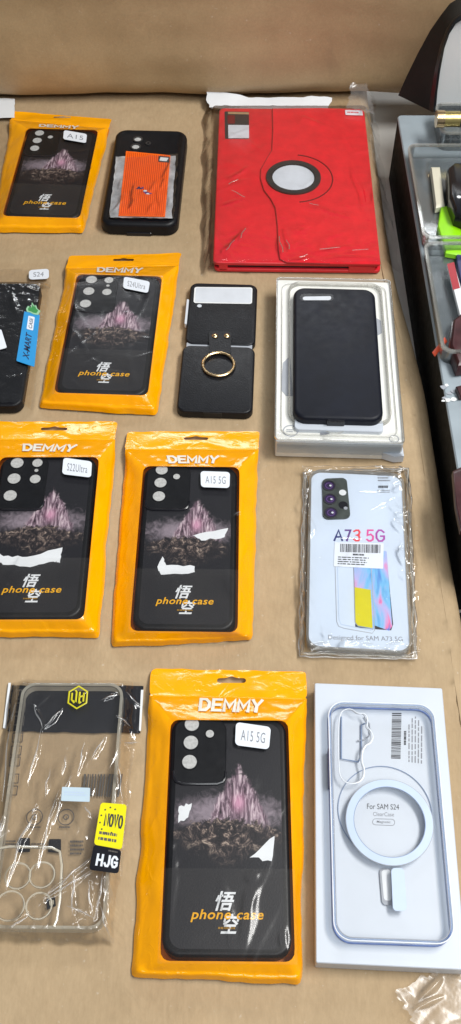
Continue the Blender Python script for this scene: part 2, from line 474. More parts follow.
def lines(g, c, z, mat, rows, seed, fill=.5):
    """unreadable rows of small print"""
    R = random.Random(seed)
    for r in range(rows):
        v1 = 1-(r+.12)/rows; v0 = 1-(r+fill+.12)/rows; t = 0; end = R.uniform(.75, 1)
        while t < end:
            b = min(end, t+R.uniform(.04, .16))
            flat(g, [bil(c, u, v) for u, v in ((t, v0), (b, v0), (b, v1), (t, v1))], z, mat)
            t = b+R.uniform(.015, .035)
    return g

def ridges(seed, n, bx, amp, wid, length, angs=None):
    """random fold lines in a box (x0,x1,y0,y1): returns height function on arrays"""
    R = random.Random(seed); L = []
    for _ in range(n):
        x = R.uniform(bx[0], bx[1]); y = R.uniform(bx[2], bx[3]); a = R.uniform(0, math.pi) if angs is None else math.radians(R.choice(angs)+R.uniform(-18, 18))
        l = length*R.uniform(.4, 1.2)
        L.append((x, y, math.cos(a), math.sin(a), l/2, amp*R.uniform(.4, 1)*R.choice((1, 1, -.5)), wid*R.uniform(.6, 1.5)))
    return seg_height(L)

def seg_height(L):
    def f(X, Y):
        h = np.zeros_like(X)
        for x, y, c, s, l, a, w in L:
            t = (X-x)*c+(Y-y)*s; d = (-(X-x)*s+(Y-y)*c) + 1.2*np.sin(t/9.0+x)
            ww = w*(1-.5*np.clip(np.abs(t)/l, 0, 1))
            h += a*np.exp(-(d/ww)**2)*np.clip(1-(np.abs(t)/l)**2, 0, 1)
        return h
    return f

def vnoise(X, Y, sc, seed=0):
    o = np.empty(X.size)
    for i, (x, y) in enumerate(zip(X.ravel(), Y.ravel())): o[i] = noise.noise(Vector((x*sc, y*sc, seed*7.3)))
    return o.reshape(X.shape)

def sheet(g, c, nx, ny, zf, mat, wave=0, seed=1, keep=None):
    U, V = np.meshgrid(np.linspace(0, 1, nx+1), np.linspace(0, 1, ny+1))
    X, Y = bil(c, U, V)
    if wave:
        X = X + wave*vnoise(U*0, V*40, .25, seed)*np.abs(2*U-1)**2 + wave*.5*vnoise(U*40+9, V*40, .3, seed+1)
        Y = Y + wave*vnoise(U*40, V*0, .25, seed+2)*np.abs(2*V-1)**2
    Z = zf(X, Y)
    vs = np.stack([X.ravel(), Y.ravel(), Z.ravel()], 1); fs = []
    for j in range(ny):
        for i in range(nx):
            a = j*(nx+1)+i
            if keep is None or keep(X[j, i], Y[j, i]): fs.append((a, a+1, a+nx+2, a+nx+1))
    uv = np.stack([U.ravel(), V.ravel()], 1)
    return g.add(vs.tolist(), fs, mat, [tuple(p) for p in uv])

def plateau(cx, cy, w, h, zc, fall=7, z0=.8):
    def f(X, Y):
        d = np.hypot(np.maximum(np.abs(X-cx)-w/2, 0), np.maximum(np.abs(Y-cy)-h/2, 0))
        return z0+(zc-z0)*np.exp(-(d/fall)**2)
    return f

def chaikin(p, it=3):
    for _ in range(it):
        q = []
        for i in range(len(p)):
            a, b = p[i], p[(i+1) % len(p)]
            q += [(a[0]*.75+b[0]*.25, a[1]*.75+b[1]*.25), (a[0]*.25+b[0]*.75, a[1]*.25+b[1]*.75)]
        p = q
    return p

def cen(q): return (sum(p[0] for p in q)/4, sum(p[1] for p in q)/4)

# ------------------------------------------------------------------ setting
def structure(name, g, smooth=35):
    o = mesh_obj(name, g, None, smooth); o['kind'] = 'structure'; return o

def edge_x(Y):
    t = min(1, max(0, (Y-600)/220)); return 178-14*t*t*(3-2*t)

def build_table():
    g = G(); xs = list(np.linspace(-460, 140, 131)); R = 14.0
    ys = np.linspace(-80, 1180, 253)
    cr = seg_height([(60, 305, 1, -.05, 190, 1.6, 5), (185, 330, .8, .6, 60, 1.2, 4), (58, 330, .25, .97, 40, 1.5, 3),
                     (-190, 120, .75, -.66, 70, 2.2, 4), (-60, 320, 1, .02, 240, 1.0, 7), (120, 120, .9, .4, 90, 1.4, 4), (150, 400, .1, 1, 200, .8, 3),
                     (20, 560, .1, 1, 120, .9, 4), (-150, 800, 1, .1, 160, 1.2, 5), (150, 720, .05, 1, 160, 1.4, 5), (20, 800, .2, 1, 120, 1.0, 5)])
    prof = [(0, 0)]+[(R*math.sin(a), R-R*math.cos(a)) for a in np.linspace(.15, math.pi/2, 7)]+[(R, 60), (R-2, 200)]
    n = len(xs)+len(prof); vs = []
    for Y in ys:
        ex = edge_x(Y)+1.5*noise.noise(Vector((Y*.012, 3, 0)))
        s = (ex-R+460)/600
        X = np.array([-460+(x+460)*s for x in xs]); Yv = np.full_like(X, Y)
        hz = cr(X, Yv)
        for x, h in zip(X, hz):
            h2 = -abs(1.5*noise.noise(Vector((x*.012, Y*.012, 0))))-.6*abs(noise.noise(Vector((x*.05, Y*.05, 4))))-max(0, h)*1.1
            vs.append((x, Y, h2-.4))
        for dx, dz in prof: vs.append((ex-R+dx+.05, Y, -dz-.5))
    fs = [(j*n+i, j*n+i+1, (j+1)*n+i+1, (j+1)*n+i) for j in range(len(ys)-1) for i in range(n-1)]
    g.add(vs, fs, 'kraft_table'); structure('table_surface', g, 60)
build_table()

g = G(); g.add([(170, 420, -40), (900, 420, -40), (900, 1500, -40), (170, 1500, -40), (170, 420, -55), (900, 420, -55), (900, 1500, -55), (170, 1500, -55)],
               [(0, 1, 2, 3), (0, 4, 5, 1), (1, 5, 6, 2), (3, 2, 6, 7), (0, 3, 7, 4)], 'counter_grey'); structure('counter', g)
g = G(); g.add([(-3000, -3000, -700), (3000, -3000, -700), (3000, 3000, -700), (-3000, 3000, -700)], [(0, 1, 2, 3)], 'floor_dark'); structure('floor', g)

def build_riser():
    t = Thing('paper_covered_step', 'upright step wrapped in brown kraft paper running behind all the goods', 'display step', 0, 1074, 0)
    xs = np.linspace(-560, 520, 136); R = 22.0
    prof = [(120, 3), (60, 2.5), (30, 2.5)]+[(R-R*math.cos(a)-0, R-R*math.sin(a)+2) for a in np.linspace(math.pi/2*.98, 0, 8)]
    prof += [(0, z) for z in np.linspace(30, 250, 30)]+[(8, 262), (30, 268), (320, 268)]
    vs = []; n = len(prof)
    for x in xs:
        base = 9*noise.noise(Vector((x*.006, 1, 0)))+3*noise.noise(Vector((x*.02, 5, 0)))+5*math.exp(-((x-160)/60)**2)
        lift = 5*max(0, noise.noise(Vector((x*.008, 9, 0))))
        for d, z in prof:
            k = 1 if d < 40 else 0
            y = d+base*max(0, 1-z/220)*k+k*(6*noise.noise(Vector((x*.004, z*.012, 2)))+1.6*noise.noise(Vector((x*.009, z*.035, 6))))
            vs.append((x, y, z+(lift*max(0, 1-z/60) if k else 0)))
    fs = [(j*n+i+1, j*n+i, (j+1)*n+i, (j+1)*n+i+1) for j in range(len(xs)-1) for i in range(n-1)]
    g = G(); g.add(vs, fs, 'kraft_riser')
    o = t.add('paper_wrap', g, None, 60)
build_riser()

# ------------------------------------------------------------------ phone cases and pouches
GP = 'orange zip pouches with printed phone cases'
GC = 'black printed phone cases inside the orange pouches'

def square_loop(k):
    p = [(i/k, 1) for i in range(k)]+[(1, 1-i/k) for i in range(k)]+[(1-i/k, 0) for i in range(k)]+[(0, i/k) for i in range(k)]
    return p

def rsq(u, v, w, h, r):
    x, y = (u-.5)*w, (v-.5)*h
    cx = max(-(w/2-r), min(w/2-r, x)); cy = max(-(h/2-r), min(h/2-r, y)); d = math.hypot(x-cx, y-cy)
    if d > r and abs(x) > w/2-r and abs(y) > h/2-r: x, y = cx+(x-cx)*r/d, cy+(y-cy)*r/d
    return x, y

def pc(*q): return cen([P(x, y, 12) for x, y in q])

def printed_case(label, cx, cy, rot, w, h, holes, island, torn, seed):
    t = Thing('phone_case', label, 'phone case', cx, cy, 1.0, rot, GC)
    T = 11.0
    g = G(); rr_solid(g, w, h, 11, round_prof(0, T, 2.6), 'black_case'); shell = t.add('shell', g)
    g = G(); o = rr(w-9, h-9, 8)
    flat(g, o, T+.08, 'case_print', [((x/(w-9))+.5, (y/(h-9))+.5) for x, y in o])
    R = random.Random(seed)
    for poly in torn:                                   # torn white paper shapes of the print
        pts = []
        for i, (a, b) in enumerate(poly):
            a2, b2 = poly[(i+1) % len(poly)]
            for k in range(5):
                q = k/5; j = .012 if k else 0
                pts.append(((a+(a2-a)*q+R.uniform(-j, j)*.6-.5)*(w-9), (b+(b2-b)*q+R.uniform(-j, j)*.6-.5)*(h-9)))
        flat(g, pts, T+.2, 'white_print')
    # lettering
    ty = -h/2+.165*h
    text(g, '悟', box_c(-1, ty+7, 13, 12, 0), T+.22, 'white_print', .022, .3)
    text(g, '空', box_c(2, ty-6.5, 12, 12, 0), T+.22, 'white_print', .022, .3)
    text(g, 'phone case', box_c(0, ty-2, .57*w, 7.8, 0), T+.32, 'yellow_print', .015, .22, 1.08)
    lines(g, box_c(1, ty-9.5, 13, 2.4), T+.34, 'gold_print', 1, seed)
    t.add('printed_back', g)
    ix, iy = island; isl = None
    g = G(); 
    rr_solid(g, ix, iy, 7, [(T-1, 0), (T+.5, 0), (T+.95, .6)], 'black_case', -w/2+2.5+ix/2, h/2-2.5-iy/2)
    tube(g, [(-w/2+2.5+x, h/2-2.5-iy+y, T+.35) for x, y in ((.4, 9), (.5, 5), (2.2, 1.8), (6, .4), (ix/2, .2), (ix-6, .4), (ix-2.2, 1.8), (ix-.5, 5), (ix-.4, 9))], 1.15, 'black_gloss', 8)
    isl = t.add('camera_island', g)
    for hx, hy, r in holes:
        g = G(); flat(g, circ(r, 28, -w/2+hx, h/2-hy), T+1.02, 'lens_paper')
        cxh, cyh = -w/2+hx, h/2-hy; annulus(g, circ(r, 28, cxh, cyh), circ(r*.88, 28, cxh, cyh), T+1.0, T+1.07, 'dark_grey')
        tube(g, [(x, y, T+.9) for x, y in circ(r, 28, -w/2+hx, h/2-hy)], .45, 'black_case', 6, True)
        t.add('lens_hole', g, isl)
    return t

def pouch(label, corners, slot, win, case, logo, sticker, stext, seed, folds=(), seam=.115, zin=14.5, shear=0.0, edge=1.3, band=.36):
    q = [P(x, y, 3) for x, y in corners]; c0 = cen(q)
    t = Thing('zip_pouch', label, 'pouch', c0[0], c0[1], 0, 0, GP)
    c = [(x-c0[0], y-c0[1]) for x, y in q]
    K = 40; L = square_loop(K); nl = len(L)
    ecc = math.dist(c[0], c[3]); ecw = math.dist(c[0], c[1])
    sv = 1-seam
    body = [bil(c, 0, sv), bil(c, 1, sv), c[2], c[3]]
    ccx, ccy = t.loc(case.x, case.y); cr = case.r
    def winpt(u, v, grow=0):
        x, y = rsq(u, v, win[0]+grow, win[1]+grow, 6)
        x += win[2]; y += win[3]
        return (ccx+x*math.cos(cr)-y*math.sin(cr), ccy+x*math.sin(cr)+y*math.cos(cr))
    def wav(x, y, k=0): return edge*noise.noise(Vector((x*.045, y*.045, seed*3.1+k)))+.5*edge*noise.noise(Vector((x*.12, y*.12, seed+k)))
    def outline(quad, u, v, top):
        w = math.dist(quad[0], quad[1]); h = math.dist(quad[0], quad[3])
        x, y = rsq(u, v, w, h, 3.5); X, Y = bil(quad, x/w+.5, y/h+.5)
        return X+wav(X, Y), Y+wav(X, Y, 5)
    ys = (body[0][1]+body[1][1])/2
    def tz(X, Y):
        return 5.5 if top_here(Y) else 1.0
    def top_here(Y): return False
    M = 14; rings = []
    for m in range(M+1):
        s = m/M; ring = []
        for (u, v) in L:
            a = winpt(u, v); b = outline(body, u, v, False)
            if v == 1: b = bil(body, u, 1)
            x = a[0]+(b[0]-a[0])*s; y = a[1]+(b[1]-a[1])*s
            k = max(0, min(1, (v-.86)/.14)); zo = 1.0+6.0*k*k*(3-2*k)
            sh = (1-s**1.6)*(1-.13*math.sin(math.pi*s))
            z = zo+(zin-zo)*sh
            z += math.sin(math.pi*s)*(.9*noise.noise(Vector((x*.05, y*.05, seed)))+.55*noise.noise(Vector((x*.2, y*.2, seed+3))))
            if v == 0: z += 2.2*math.exp(-((s-.8)/.13)**2)         # the seam along the bottom edge
            if u in (0, 1): z += .8*math.exp(-((s-.85)/.1)**2)
            ring.append((x, y, z))
        rings.append(ring)
    g = G(); loft(g, rings[::-1], 'orange_pouch', False, False)
    kb = g.slot('orange_band')
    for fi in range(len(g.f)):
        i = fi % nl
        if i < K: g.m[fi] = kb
    frame = t.add('frame', g, None, 60)
    # header with the hang slot
    hd = [c[0], c[1], body[1], body[0]]
    sx, sy = t.px(slot[0], slot[1], 5); sw, shh = slot[2], slot[3]
    rings = []
    for m in range(8):
        s = m/7; ring = []
        for (u, v) in L:
            ax, ay = rsq(u, v, sw, shh, shh/2*.98)
            ax += sx; ay += sy
            if v == 1: ay += 1.6*math.exp(-((ax-sx)/3.0)**2)
            b = outline(hd, u, v, True)
            if v == 0: b = bil(body, u, 1)
            if v == 0 and u in (0, 1): b = bil(body, u, 1)
            x = ax+(b[0]-ax)*s; y = ay+(b[1]-ay)*s
            vv = (y-ys)/max(1, (c[0][1]+c[1][1])/2-ys)
            z = 7.0-4.6*max(0, min(1.1, vv))+math.sin(math.pi*s)*1.1*noise.noise(Vector((x*.06, y*.06, seed+8)))
            if v == 0 and m == 7: z = 7.0
            ring.append((x, y, z))
        rings.append(ring)
    g = G(); loft(g, rings[::-1], 'orange_pouch', False, False)
    tube(g, [bil(body, u, 1.0)+(7.0+.3*math.sin(u*25),) for u in np.linspace(.02, .98, 40)], .8, 'orange_pouch', 6)   # zip line
    t.add('header', g, None, 60)
    g = G(); sheet(g, [(c[0][0]+2, c[0][1]-14), (c[1][0]-2, c[1][1]-14), (c[2][0]-2, c[2][1]+2), (c[3][0]+2, c[3][1]+2)], 6, 6, lambda X, Y: X*0+.35, 'orange_back'); t.add('back_panel', g)
    # clear window
    wq = [winpt(u, v, 3.0) for u, v in ((0, 1), (1, 1), (1, 0), (0, 0))]
    hw, hh = win[0]/2+1.5, win[1]/2+1.5
    wq = []
    for x, y in ((-hw, hh), (hw, hh), (hw, -hh), (-hw, -hh)):
        x += win[2]; y += win[3]; wq.append((ccx+x*math.cos(cr)-y*math.sin(cr), ccy+x*math.sin(cr)+y*math.cos(cr)))
    bx = (ccx-42, ccx+42, ccy-82, ccy+75)
    R1 = ridges(seed*11+1, 12, bx, .7, 2.2, 60, (70, 110, 95, 60, 20)); R2 = ridges(seed*11+2, 16, bx, .35, 1.1, 22)
    base = zin-.25
    FL = []
    for x0, y0, x1, y1, a_, w_ in folds:
        p, r = t.px(x0, y0, zin), t.px(x1, y1, zin); d = math.dist(p, r)
        FL.append(((p[0]+r[0])/2, (p[1]+r[1])/2, (r[0]-p[0])/d, (r[1]-p[1])/d, d/2*1.2, a_, w_))
    RF = seg_height(FL)
    def zf(X, Y):
        return base+.5+np.clip(R1(X, Y)+R2(X, Y)+RF(X, Y), -.35, 1.9)-.25*((np.abs(X-ccx)/45)**4+(np.abs(Y-ccy)/85)**4)
    g = G(); sheet(g, wq, 58, 110, zf, 'window_film')
    hz_ = g.slot('window_reflection_haze'); cut0 = int(110*band)  # lower part takes the painted reflection
    for fi in range(len(g.f)):
        if fi//58 < cut0: g.m[fi] = hz_
    fo = t.add('window_film', g, None, 80)
    if logo:
        lg = t.quad(logo, 12.5); g = G()
        def zl(x, y):          # lettering rides on the slope between the seam and the window
            yw = ccy+win[3]+win[1]/2; k = max(0, min(1, (y-yw)/max(1, ys-yw)))
            return 7.0+(zin-7.0)*(1-k**1.6)*(1-.13*math.sin(math.pi*k))+1.0
        block(g, 'DEMMY', lg, zl, 'silver_print', 1.15, .45, 0); t.add('lettering', g)
    if sticker:
        sq = t.quad(sticker, zin+1.4); g = G(); quad_rr(g, sq, 3, zin+1.4, 'sticker_white', 5, .25)
        s2 = [bil(sq, u, v) for u, v in ((.16, .70), (.86, .70), (.86, .24), (.16, .24))]
        text(g, stext, s2, zin+1.5, 'grey_ink', 0, 0, 1.1); t.add('sticker', g)
    return t

TRI = [(14.3, 8.5, 5.6), (14.0, 22.5, 5.6), (13.5, 37, 5.6), (27.5, 15.5, 3.2)]
TRI_B = [(14.3, 5.5, 5.6), (14.0, 19.0, 5.6), (13.5, 33, 5.6), (27.0, 12.5, 3.2)]
FIVE = [(14, 8, 6.0), (13.5, 24.5, 6.0), (12.5, 42, 6.0), (31, 8, 4.8), (31, 25, 5.0), (31, 16, 2.0)]

big = printed_case('large black printed case with a clear window glare, in the orange pouch at bottom centre', *pc((172, 717), (286, 720), (288, 956), (165, 956)), -.4, 80, 157, TRI_B, (36, 46),
                   [[(.04, .60), (.16, .615), (.13, .55), (.04, .525)], [(.70, .375), (.93, .47), (.90, .36)]], 3)
pouch('largest orange zip pouch, bottom centre between the clear case and the white box', [(152, 668), (307, 671), (301, 985), (131, 976)], (231.5, 680, 21, 4.2),
      (82, 157, .5, -3.0), big, [(201, 697), (262, 699), (260, 712), (200, 710)], [(236, 722), (271, 727), (269, 749.5), (235, 745)], 'A15 5G', 3, [(256, 880, 240, 955, 1.7, 5), (246, 876, 262, 870, 1.2, 3), (224, 880, 234, 950, 1.3, 4), (233, 735, 238, 748, 1.2, 4), (252, 770, 250, 800, .9, 6), (285, 925, 287, 950, 1.2, 2), (172, 840, 172, 930, .8, 3)])
mid = printed_case('black printed case with four lens holes, in the orange pouch left of the 5G card', *pc((145, 466), (237, 467.5), (234.6, 628.5), (132.5, 628)), -.8, 77, 156, TRI_B, (36, 44),
                   [[(.55, .545), (.97, .60), (.93, .54), (.66, .515)], [(.17, .345), (.22, .295), (.60, .315), (.60, .35), (.27, .355), (.22, .41)]], 5)
pouch('orange zip pouch in the centre of the table, left of the white 5G card', [(127.5, 431), (259.5, 431.5), (252, 639), (110, 646)], (196, 438, 21, 3.6),
      (80, 156, .5, -3.0), mid, [(168, 456), (218, 456), (216, 464), (170, 464)], [(200.5, 471), (230, 472), (229.5, 488), (201, 487)], 'A15 5G', 5, [(234, 520, 246, 515, 1.4, 3), (228, 570, 235, 600, 1.2, 5), (215, 500, 222, 540, .8, 4), (140, 570, 137, 620, .8, 3)])
s22 = printed_case('black printed case with five lens holes and a wide torn white stripe, at left edge', *pc((0, 456), (98, 457.5), (79, 617), (-22, 617)), .2, 80, 156, FIVE, (38, 54),
                   [[(.02, .40), (.14, .345), (.40, .34), (.78, .40), (.77, .30), (.70, .31), (.45, .275), (.15, .29), (.02, .33)]], 7)
pouch('orange zip pouch cut by the left edge of the photo, above the clear case', [(-14, 421), (117.5, 421), (99, 637), (-42, 635)], (54, 428.5, 23, 4.0),
      (83, 156, 1, -3.0), s22, [(24, 443.5), (76, 444.5), (72, 452), (24, 451)], [(63.5, 457.5), (92, 461.5), (91, 477.5), (62, 474)], 'S22Ultra', 7)
s24 = printed_case('black printed case with five lens holes, in the orange pouch left of the folding case', *pc((79, 274), (160.5, 277), (146, 394.5), (55.5, 393.5)), -2.4, 81, 156, FIVE, (38, 50), [], 9)
pouch('orange zip pouch lying left of the black folding case with gold ring', [(69, 256), (181.5, 252), (157, 414), (38, 407)], (123.5, 259.5, 21, 4),
      (83, 156, .5, -2.5), s24, [(98, 266), (142, 267), (140, 274), (98, 272.5)], [(124, 276.5), (150, 281.5), (148, 293), (123, 288)], 'S24Ultra', 9)
r1 = printed_case('dull black printed case in the orange pouch of the back row', *pc((24, 127), (96, 132), (82.4, 218), (6.5, 218)), -2.6, 78, 154, TRI, (36, 48), [], 11)
pouch('orange zip pouch in the back row beside the black case with orange card', [(13, 110), (112, 120), (83, 232), (-9, 231)], (62, 116, 20, 3.4),
      (80, 154, .5, -2.5), r1, [(40, 123.3), (78, 126.5), (77, 130.8), (40, 127.5)], [(64, 130), (87, 134), (86, 143), (63, 139)], 'A15', 11)

# ---- black case with the orange card
cx, cy = P(145.5, 176, 12)
t = Thing('phone_case', 'thick rugged black case in the back row with an orange card on it', 'phone case', cx, cy, 0, -2.2)
w, h, T = 80, 166, 14
g = G(); rr_solid(g, w, h, 13, [(0, 1), (1, 0), (9, 0), (11.5, .6), (13.3, 2.2), (14, 4.5), (13.6, 6), (12.6, 7.5)], 'black_case'); sh = t.add('shell', g)
g = G()
rr_solid(g, 26, 4, 1.5, [(-.2, 0), (3.2, 0), (3.6, .5)], 'black_gloss', 0, -h/2+1.2)
t.add('port_cover', g)
for hx, hy, r in ((26, 19, 4.4), (25, 33, 4.6), (38, 26, 1.8), (24, 47, 4.4)):
    g = G(); annulus(g, circ(r+1.2, 24, -w/2+hx, h/2-hy), circ(r-.4, 24, -w/2+hx, h/2-hy), 12.5, 13.7, 'dark_grey')
    flat(g, circ(r-.3, 24, -w/2+hx, h/2-hy), 12.75, 'lens_paper' if r > 2 and hy < 40 else 'black_gloss'); t.add('lens_hole', g)
k = Thing('card_sleeve', 'clear sleeve with a ribbed orange card lying on the rugged black case', 'card', *P(151, 184, 14), 14.2, -2.4)
g = G()
oq = k.quad([(127.5, 153), (170.5, 155), (165, 216.5), (118.5, 215.5)], 15.5)
oq = [(oq[0][0]-2, oq[0][1]+4)] + oq[1:]
prism(g, oq, .5, 1.0, 'orange_card')
for i in range(22):
    u = .05+.9*i/21
    a, b = bil(oq, u, .985), bil(oq, u, .015); d = .45
    flat(g, [(a[0]-d, a[1]), (b[0]-d, b[1]), (b[0]+d, b[1]), (a[0]+d, a[1])], 1.06, 'orange_stripe')
bq = [bil(oq, u, v) for u, v in ((.74, .97), (.99, .97), (.99, .87), (.74, .87))]
quad_rr(g, bq, 1, 1.15, 'ink'); quad_rr(g, [bil(bq, u, v) for u, v in ((.15, .8), (.9, .8), (.75, .2), (.1, .2))], .5, 1.2, 'white_print')
R = random.Random(4)
for i in range(9):
    u, v = .36+.035*i+R.uniform(-.02, .02), .44-.012*i+R.uniform(-.03, .03)
    p = bil(oq, u, v); flat(g, circ(R.uniform(1.2, 2.6), 7, p[0], p[1], R.uniform(.8, 2.2)), 1.2+.01*i, R.choice(('navy', 'white_print', 'c_purple', 'white_print')))
k.add('card', g)
g = G(); sq = k.quad([(116, 156), (176, 155), (172, 217.5), (109.5, 217)], 15)
rd = ridges(33, 30, (-34, 34, -60, 60), .5, 2.0, 40, (80, 100, 90))
sheet(g, sq, 40, 50, lambda X, Y: .15+np.clip(rd(X, Y), 0, .35)*(np.abs(X) > 20), 'foil', 1.5, 9); k.add('backing', g, None, 80)
g = G(); sq = k.quad([(118, 158), (178, 154), (174, 219), (109, 218)], 15.5)
rd = ridges(31, 26, (-34, 34, -60, 60), 1.3, 2.0, 40, (80, 100, 90))
sheet(g, sq, 44, 70, lambda X, Y: 1.6+np.clip(rd(X, Y), -.2, 2), 'crumple_film', 2, 3); k.add('film', g, None, 80)

# ---- folding case with ring
cx, cy = cen([P(x, y, 9) for x, y in [(189, 281.5), (258, 283.5), (253, 412), (176, 411)]])
t = Thing('folding_phone_case', 'black two-piece folding phone case with a gold ring on a strap', 'phone case', cx, cy, 0, -2.4)
w, h, T = 67, 168, 8
ys = t.px(222, 343, 11)[1]
hu, hl = h/2-ys-1.2, ys-1.2+h/2
g = G(); rr_solid(g, w-1.5, hu, 8, round_prof(0, T, 2), 'black_leather', .6, h/2-hu/2); up = t.add('upper_shell', g)
g = G(); rr_solid(g, w, hl, 8, round_prof(0, T+.6, 2), 'black_leather', -.2, -h/2+hl/2)
lo = t.add('lower_shell', g)
g = G(); rr_solid(g, w-6, 8, 1, [(1, 0), (6.4, 0), (6.8, .4)], 'shade_grey', 0, ys); t.add('hinge_strip', g)
g = G(); rr_solid(g, 17, 2.6, 1, [(2, 0), (T-1, 0), (T-.6, .1)], 'lid_brown', -2, -h/2+.9); t.add('port_notch', g)
g = G(); quad_rr(g, t.quad([(194.5, 287), (252.5, 287.5), (252, 304), (193.5, 303)], T), 2.5, T+.1, 'lid_grey'); wn = t.add('window', g)
g = G(); quad_rr(g, t.quad([(196, 288), (251.5, 288.5), (251, 303), (195, 302)], T), 2, T+.2, 'foam_white'); t.add('lining', g, wn)
g = G(); p = t.px(199.5, 306, T); flat(g, circ(2.2, 18, *p), T+.15, 'foam_white'); annulus(g, circ(3.0, 18, *p), circ(2.2, 18, *p), T-.2, T+.4, 'black_gloss'); t.add('lens_hole', g)
g = G(); p = t.px(186.5, 313, 6); rr_solid(g, 2.2, 34, 1, [(3, 0), (8, 0), (8.3, .3)], 'foam_white', -w/2+.5, p[1]); t.add('side_button', g)
g = G(); a = t.quad([(209, 331), (231.5, 332), (230.5, 354), (209.5, 353)], T+2); quad_rr(g, a, 2, T+2.2, 'black_leather', 5, 2.0); st = t.add('strap', g)
for x in (215, 227):
    g = G(); p = t.px(x, 335.5, T+3)
    loft(g, [[(p[0]+r*math.cos(i*math.pi/8), p[1]+r*math.sin(i*math.pi/8), z) for i in range(16)] for r, z in ((2.9, T+2), (2.9, T+2.7), (2.2, T+3.6), (.9, T+4.1))], 'gold'); t.add('rivet', g, st)
g = G(); p = t.px(218.5, 364.5, T+2); path = [(x, y, T+2.0+(.6 if y > p[1]+8 else 0)) for x, y in circ(14.2, 44, *p)]
tube(g, path, 1.35, 'gold', 10, True)
for i in range(0, 44, 1):
    x, y, z = path[i]
    if i % 2 == 0: tube(g, [(x, y, z-1.6), (x, y, z+1.7)], .55, 'gold', 5)
t.add('finger_ring', g)

# ---- white box with black case
bx = P(334, 372, 24)
t = Thing('carton', 'white phone accessory box under the plain black case, left of the tray', 'box', *cen([P(x, y, 20) for x, y in [(275, 281), (391, 281), (402, 445), (277.5, 441)]]), 0, -2.0)
W, Hh, Z = 107, 202, 20
g = G(); rr_solid(g, W, Hh, 1.5, [(0, .4), (.4, 0), (Z-.5, 0), (Z, .5)], 'box_cream', 0, 0, 3); t.add('carton_body', g)
g = G()
for q, mt in (([(283, 363), (290, 356), (293, 396), (286, 396), (281, 390)], 'shade_grey'), ([(376, 318), (381, 321), (382, 333), (377, 336)], 'shade_grey')):
    prism(g, [t.px(x, y, Z) for x, y in q], Z+.1, Z+.3, mt)
p = t.px(290.5, 431, Z); annulus(g, circ(6.5, 26, *p), circ(5.6, 26, *p), Z+.05, Z+.3, 'shade_grey'); lines(g, box_c(p[0], p[1], 7, 4), Z+.25, 'shade_grey', 2, 3)
p = t.px(394, 439, Z); annulus(g, circ(4.2, 26, *p), circ(3.6, 26, *p), Z+.05, Z+.3, 'shade_grey')
lines(g, t.quad([(299, 430), (320, 430), (320, 434), (299, 434)], Z), Z+.25, 'shade_grey', 1, 8)
flat(g, [t.px(x, y, Z) for x, y in ((320, 428), (320, 436), (330, 434))], Z+.25, 'grey_ink')
lines(g, t.quad([(291, 283), (300, 283), (300, 286), (291, 286)], Z), Z+.25, 'grey_ink', 1, 9)
t.add('print', g)
g = G(); fq = [(W/2-2, -Hh/2+3), (W/2+1.5, -Hh/2+22), (W/2+1.5, -Hh/2-3.5), (W/2-9, -Hh/2-3.5)]
prism(g, [(W/2-16, -Hh/2-.3), (W/2+1.2, -Hh/2+12), (W/2+2, -Hh/2-3), (W/2-6, -Hh/2-4)], 1, 9, 'box_white'); t.add('torn_flap', g)
# clear clamshell over the carton
g = G(); tube(g, [(x, y, Z+2.5) for x, y in rr(W+1.0, Hh+1, 4)], .7, 'clear_rim', 6, True); tube(g, [(x, y, Z+1.2) for x, y in rr(W-9, Hh-14, 8)], .5, 'clear_rim', 6, True); annulus(g, rr(W+1.4, Hh+1, 4), rr(W-.2, Hh-.6, 3.5), Z-14, Z+2.5, 'blue_rim')
annulus(g, rr(88, 176, 12, 8, 1, 6), rr(85, 173, 11, 8, 1, 6), Z+.5, Z+5, 'clear_rim')
rd = ridges(77, 22, (-W/2, W/2, -Hh/2, -Hh/2+25), 1.2, 1.6, 22)
sheet(g, [(-W/2-1, -Hh/2+12), (W/2+1, -Hh/2+12), (W/2+2, -Hh/2-4), (-W/2-1, -Hh/2-4)], 70, 18, lambda X, Y: Z+1.2+np.clip(rd(X, Y), -.3, 2)-np.clip(-Hh/2+3-Y, 0, 8)*1.6, 'crumple_film', 1.5, 3)
t.add('clear_cover', g, None, 60)
k = Thing('phone_case', 'plain black silicone case with a pill camera slot, lying on the white box', 'phone case', *cen([P(x, y, 32) for x, y in [(294, 287), (376, 288), (382.5, 417), (293, 420)]]), 22, -2.2)
w, h, T = 76, 163, 10
g = G(); rr_solid(g, w, h, 11, round_prof(0, T, 3.5, 5), 'navy_silicone'); k.add('shell', g)
g = G(); q = k.quad([(300, 290.5), (334, 290.5), (334, 298), (300, 298)], 36); quad_rr(g, q, 4.5, T+.12, 'black_gloss', 6)
q2 = k.quad([(303, 293.5), (332, 293), (331, 297), (303, 297)], 36); quad_rr(g, q2, 2.2, T+.22, 'foam_white', 6); k.add('camera_slot', g)
g = G(); rr_solid(g, w-1, 14, 4, [(-2.5, 0), (1.5, 0), (2, .4)], 'box_white', 1, -h/2+1); nt_ = k.add('inner_tray', g)
g = G(); rr_solid(g, 15, 6, 1, [(T-8, 0), (T-2, 0), (T-1.5, .4)], 'black_gloss', -2, -h/2+1.6); k.add('port_notch', g)
g = G(); p = k.px(335, 424, 26); tube(g, [(p[0]+12*math.cos(a), p[1]+2-9*math.sin(a), .6) for a in np.linspace(0, math.pi, 18)], .5, 'clear_rim', 6); k.add('thumb_notch', g)

